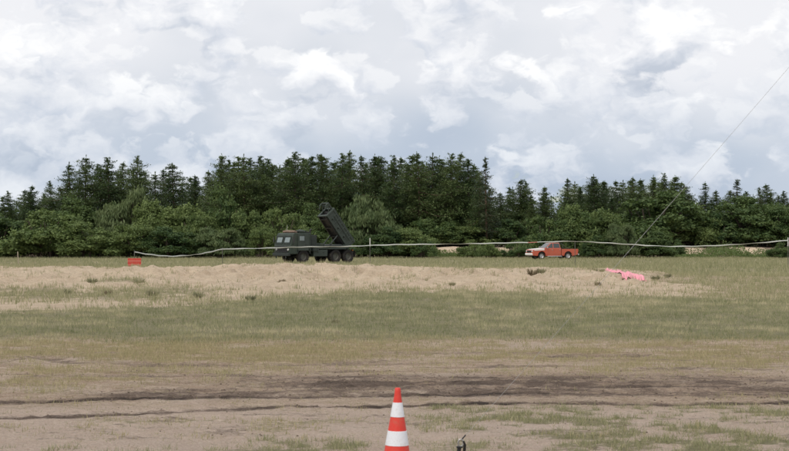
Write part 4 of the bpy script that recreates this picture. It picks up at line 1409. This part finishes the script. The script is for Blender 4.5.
    for s in (-1, 1):
        sb.path([(-.95, s * .72, 1.12), (-.95, s * .66, 1.52), (-.95, s * .5, 1.62), (-.95, 0, 1.63)], .035, 8)
        sb.path([(-.95, s * .66, 1.50), (-1.65, s * .74, 1.12)], .03, 8)
    sb.build('sport_bar', M['black'], root)
    bp = MB(); bp.box((2.66, 0, .56), (.20, 1.76, .24)); bp.build('front_bumper', M['white_paint_and_reflection'], root, bevel=.05)
    bp = MB(); bp.box((-2.72, 0, .52), (.14, 1.66, .16)); bp.build('rear_bumper', M['chrome'], root, bevel=.03)
    gr = MB(); gr.box((2.67, 0, .84), (.06, .98, .22)); gr.build('grille', M['black'], root)
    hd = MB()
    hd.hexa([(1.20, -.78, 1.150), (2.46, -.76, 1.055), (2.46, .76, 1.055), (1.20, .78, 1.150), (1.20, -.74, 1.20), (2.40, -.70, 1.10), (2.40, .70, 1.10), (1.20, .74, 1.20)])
    hd.build('bonnet', M['white_paint_and_reflection'], root, bevel=.02)  # sky reflection on the bonnet, put in as white colour
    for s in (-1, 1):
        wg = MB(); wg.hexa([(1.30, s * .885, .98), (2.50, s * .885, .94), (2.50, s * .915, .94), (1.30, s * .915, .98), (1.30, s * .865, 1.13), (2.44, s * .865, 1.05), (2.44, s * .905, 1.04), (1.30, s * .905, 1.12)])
        wg.build('wing_reflection', M['white_paint_and_reflection'], root)  # pale strip along the wing top: a painted sky reflection
    un = MB(); un.box((0, 0, .40), (4.9, 1.1, .16))
    for cx in wx:
        un.tube((cx, -.75, r), (cx, .75, r), .06, n=8)
    un.build('chassis', M['black'], root)
    wl = MB()
    for cx in wx:
        wl.box((cx, 0, .66), (.9, 1.2, .5))
    wl.build('wheel_well', M['black'], root)
    lb = MB(); lb.box((-.05, 0, 1.80), (.22, .9, .07)); lb.build('roof_bar', M['grey_post'], root, bevel=.02)
    return root


build_pickup()


# ------------------------------------------------------------------ barrier tape, its posts, the board
def tz(py, d): return Z_of(py, d)


POSTS = [  # column, row of the top, distance, label
    (134.5, 250.5, 100, 'grey post behind the red board holding the left end of the tape'),
    (222.5, 247.5, 111, 'thin post at the first kink of the tape, left of the truck'),
    (370, 238, 118, 'thin post with white top right of the launcher truck'),
    (575, 240.9, 119, 'thin post by the tail of the orange pickup'),
    (788, 237.5, 110, 'post with white top at the right edge of the photo'),
]
for px, py, d, lab in POSTS:
    x = X_of(px, d); z0 = gz(x, d); H = Z_of(py, d) - z0
    root = empty('tape_post', (x, d, z0)); tag(root, lab, 'post', 'posts of the barrier tape')
    b = MB(); b.tube((0, 0, -.3), (0.0, 0, H * .70), .024, .022, n=8); b.build('shaft', M['grey_post'], root)
    b = MB(); b.tube((0, 0, H * .70), (0, 0, H - .02), .03, .028, n=8); b.lathe([(.028, H - .021), (.02, H), (.001, H + .004)], 8)
    b.build('top', M['white_paint_and_reflection'] if px in (370, 788) else M['grey_post'], root)

TP = [(134.5, 252, 100), (150, 254.5, 102), (170, 256.2, 104.5), (192, 255, 107), (208, 252.5, 109.5), (222.5, 249.4, 111), (245, 248.6, 112), (270, 248.0, 113), (300, 247, 114.5),
      (335, 246.6, 116.5), (352, 246.3, 117.3), (370, 245.4, 118), (400, 244.6, 118), (440, 244.2, 118.2), (478, 243.6, 118.5), (520, 242.6, 118.8), (550, 241.8, 119), (575, 241.4, 119),
      (600, 242.6, 118), (625, 244.2, 117), (650, 245.6, 116), (675, 246.4, 115), (700, 246.2, 114), (725, 245.2, 113), (750, 243.6, 112), (770, 242.0, 111), (788, 240.2, 110)]
pts = np.array([(X_of(a, d), d, Z_of(b, d)) for a, b, d in TP])
# smooth resample
tt = np.arange(len(pts)); fine = np.linspace(0, len(pts) - 1, 900)
def cat(P, t):
    i = np.clip(t.astype(int), 0, len(P) - 2); f = (t - i)[:, None]
    p0 = P[np.maximum(i - 1, 0)]; p1 = P[i]; p2 = P[i + 1]; p3 = P[np.minimum(i + 2, len(P) - 1)]
    return .5 * ((2 * p1) + (-p0 + p2) * f + (2 * p0 - 5 * p1 + 4 * p2 - p3) * f ** 2 + (-p0 + 3 * p1 - 3 * p2 + p3) * f ** 3)
c = cat(pts, fine)
c[:, 1] -= .035
sl = np.concatenate([[0], np.cumsum(np.linalg.norm(np.diff(c, axis=0), axis=1))])
tw = .75 * np.sin(sl * .55) + .5 * np.sin(sl * 1.31 + 1)      # the tape twists between the posts
wv_ = np.stack([0 * tw, np.sin(tw), np.cos(tw)], 1) * .045
fl_ = np.stack([0 * tw, .02 * np.sin(sl * 2.1), .012 * np.sin(sl * 3.3)], 1)
V = np.stack([c + fl_ - wv_, c + fl_ + wv_], 1).reshape(-1, 3)
ii = np.arange(len(c) - 1) * 2
tm = raw_mesh('barrier_tape', V, np.stack([ii, ii + 1, ii + 3, ii + 2], 1), 4, True)
ua = tm.attributes.new('along', 'FLOAT', 'POINT'); ua.data.foreach_set('value', np.repeat(sl, 2).astype(np.float32))
m_, t_, o_ = new_mat('barrier_tape')
at = nd(t_, 'ShaderNodeAttribute', attribute_name='along')
red0 = float(np.interp(X_of(527, 118.9), c[:, 0], sl))
nz = mth(t_, 'MULTIPLY', sstep(t_, at.outputs['Fac'], red0, red0 + .15), mth(t_, 'SUBTRACT', 1.0, sstep(t_, at.outputs['Fac'], red0 + .75, red0 + .9)))
cc = mixc(t_, nz, (.62, .63, .58), (.50, .18, .14))
pb = nd(t_, 'ShaderNodeBsdfPrincipled', {'Base Color': cc, 'Roughness': .35})
trl = nd(t_, 'ShaderNodeBsdfTranslucent', {'Color': cc})
mx = nd(t_, 'ShaderNodeMixShader', {0: .3, 1: pb.outputs[0], 2: trl.outputs[0]})
t_.links.new(mx.outputs[0], o_.inputs[0])
tm.materials.append(m_)
to = link_mesh('barrier_tape', tm)
sm = to.modifiers.new('thick', 'SOLIDIFY'); sm.thickness = .002
tag(to, 'long white barrier tape sagging between posts in front of truck and pickup', 'tape')

# red board before the left post
d = 97.0
x = X_of(134.5, d); z0 = gz(x, d)
root = empty('warning_board', (x, d, z0), R(4)); tag(root, 'small red board on two short legs on the sand crest at the left', 'sign')
zb, zt = Z_of(267.3, d) - z0, Z_of(258.2, d) - z0
b = MB(); b.box((0, 0, (zb + zt) / 2), (.86, .03, zt - zb)); b.build('panel', M['red_board'], root, bevel=.008, seg=1)
b = MB()
for k in range(2):
    b.box((0, -.0175, zb + (zt - zb) * (.28 + .42 * k)), (.84, .006, .05))
b.build('pale_stripe', paint('faded_red', (.60, .20, .15), .6, scale=6), root)
for s in (-1, 1):
    b = MB(); b.box((s * .33, .04, (zt - .15) / 2 - .1), (.05, .05, zt - .05 + .2)); b.build('leg', M['wood'], root)
# dark bag on top of the post behind it
# pale stake at far left
d = 112.0
x = X_of(18.5, d); z0 = gz(x, d); H = Z_of(252.5, d) - z0
root = empty('wooden_stake', (x, d, z0)); root.rotation_euler = (R(2), R(-3), .3); tag(root, 'pale wooden stake standing in the grass near the left edge', 'stake')
b = MB(); b.box((0, 0, H / 2 - .1), (.07, .07, H + .2)); b.build('shaft', M['wood'], root)
b = MB(); b.box((0, 0, H + .045), (.066, .066, .09), taper=(.3, .3)); b.build('point', M['wood'], root)

# pink sheet lying crumpled on the bank
nu, nv = 44, 26
U, Vv = np.meshgrid(np.linspace(0, 1, nu), np.linspace(0, 1, nv))
d0 = 60.5
px_ = 614 + 21 * U + 5 * (1 - Vv) + 2.5 * (fbm(U * 4, Vv * 4, 5, 3) - .5) + 4 * (1 - Vv) * (U - .3)
Dd = d0 + 4.8 * Vv + 1.0 * (fbm(U * 5 + 3, Vv * 5, 6, 3) - .5) * 1.0 + 1.2 * U
XX = (px_ - CX) / F * 62.5
ZZ = zones(XX.ravel(), Dd.ravel())['h'].reshape(XX.shape) + .012 + .10 * fbm(U * 6, Vv * 7, 14, 3) * (np.sin(U * np.pi) ** .5) * (np.sin(Vv * np.pi) ** .4) + .05 * np.abs(np.sin(U * 13 + Vv * 7))
V = np.stack([XX, Dd, ZZ], -1).reshape(-1, 3)
ii = np.arange(nu * nv).reshape(nv, nu)
Q = np.stack([ii[:-1, :-1], ii[:-1, 1:], ii[1:, 1:], ii[1:, :-1]], -1).reshape(-1, 4)
pmh = raw_mesh('pink_sheet', V, Q, 4, True); pmh.materials.append(M['pink'])
po = link_mesh('pink_sheet', pmh)
sm = po.modifiers.new('thick', 'SOLIDIFY'); sm.thickness = .006; sm.offset = 1
tag(po, 'crumpled pink sheet lying on the sand bank right of the pickup', 'sheet')

# ------------------------------------------------------------------ traffic cone
d = 11.72
x = X_of(396.6, d); z0 = gz(x, d)
root = empty('traffic_cone', (x, d, z0), R(17)); root.rotation_euler = (0, R(.8), R(17))
tag(root, 'red and white striped traffic cone in the foreground', 'cone')
sc_ = d / F
ztop = Z_of(387.6, d) - z0
zr = lambda y: Z_of(y, d) - z0
rad = lambda z: .0245 + (ztop - .045 - z) * .166
b = MB(); b.lathe([(.012, ztop - .03), (.013, ztop - .004), (.018, ztop), (.0225, ztop - .006), (.0245, ztop - .03), (rad(ztop - .06), ztop - .06), (rad(.20), .20), (rad(.05), .05), (rad(.05) + .012, .035), (rad(.05) + .014, .024), (rad(.03) - .008, .024)], 48)
b.build('body', M['cone_red'], root, smooth=True)
for (ya, yb) in ((402.2, 416.2), (430.2, 444.4), (459, 473)):
    za, zb = zr(ya), zr(yb)
    if zb < .06: zb = .06
    b = MB(); b.lathe([(rad(za) + .0003, za + .0012), (rad(za) + .0022, za), (rad(zb) + .0022, zb), (rad(zb) + .0003, zb - .0012)], 48)
    b.build('white_band', M['cone_white'], root, smooth=True)
b = MB(); b.box((0, 0, .012), (.40, .40, .026)); b.build('base', M['cone_base'], root, bevel=.008)

# ------------------------------------------------------------------ guy cable, its ground anchor and the mast it holds
d = 12.75
ax_, az_ = X_of(461.0, d), Z_of(442.0, d)
root = empty('ground_anchor', (ax_, d, gz(ax_, d))); tag(root, 'black ground anchor with steel shackle at the lower end of the cable', 'anchor')
zr0 = az_ - root.location.z
dirc = Vector((1.0, 0.02, 1.142)).normalized()
b = MB(); b.tube((-.055, 0, -.30), (-.015, 0, zr0 - .035), .016, .018, n=10); b.box((-.012, 0, zr0 - .038), (.055, .045, .014)); b.build('stake', M['black'], root, bevel=.003, seg=1)
ring = MB()
rp = [Vector((.022 * math.cos(t), 0, .030 * math.sin(t))) + Vector((-.002, 0, zr0 - .004)) for t in np.linspace(0, 2 * math.pi, 19)]
ring.path(rp, .008, 8); ring.build('shackle', M['steel'], root, smooth=True)
hk = MB(); hk.path([Vector((.026, 0, zr0 - .10)), Vector((.032, 0, zr0 - .02)), Vector((.02, -.008, zr0 + .012))], [.013, .012, .007], 8); hk.build('strap', M['rubber'], root, smooth=True)
ck = MB()
A0 = Vector((ax_ + .0, d, az_ + .018))
ck.tube(A0, A0 + dirc * .07, .006, n=8)
root2 = empty('guy_cable', tuple(A0)); tag(root2, 'thin grey guy cable slanting up to the right across trees and sky', 'cable')
b = MB(); Lc = 6.4
line = [dirc * (Lc * k / 30) + Vector((0, 0, -.035 * math.sin(math.pi * k / 30))) for k in range(31)]
b.path(line, .0014, 6); b.build('wire', M['cable'], root2, smooth=True)
b = MB(); b.tube((0, 0, 0), dirc * .06, .006, n=8); b.build('clamp', M['black'], root2)
top = A0 + dirc * Lc
mr_ = empty('antenna_mast', (top.x + .03, top.y + .13 * 0 + dirc.y * 0, gz(top.x + .03, top.y))); tag(mr_, 'slim grey mast outside the photo that the cable holds', 'mast')
b = MB(); b.tube((0, 0, -.2), (0, 0, 3.0), .035, n=12); b.build('lower_tube', M['steel'], mr_, smooth=True)
b = MB(); b.tube((0, 0, 2.9), (0, 0, top.z + .5), .027, n=12); b.build('upper_tube', M['steel'], mr_, smooth=True)
b = MB(); b.box((0, 0, .01), (.3, .3, .02)); b.build('base_plate', M['steel'], mr_)
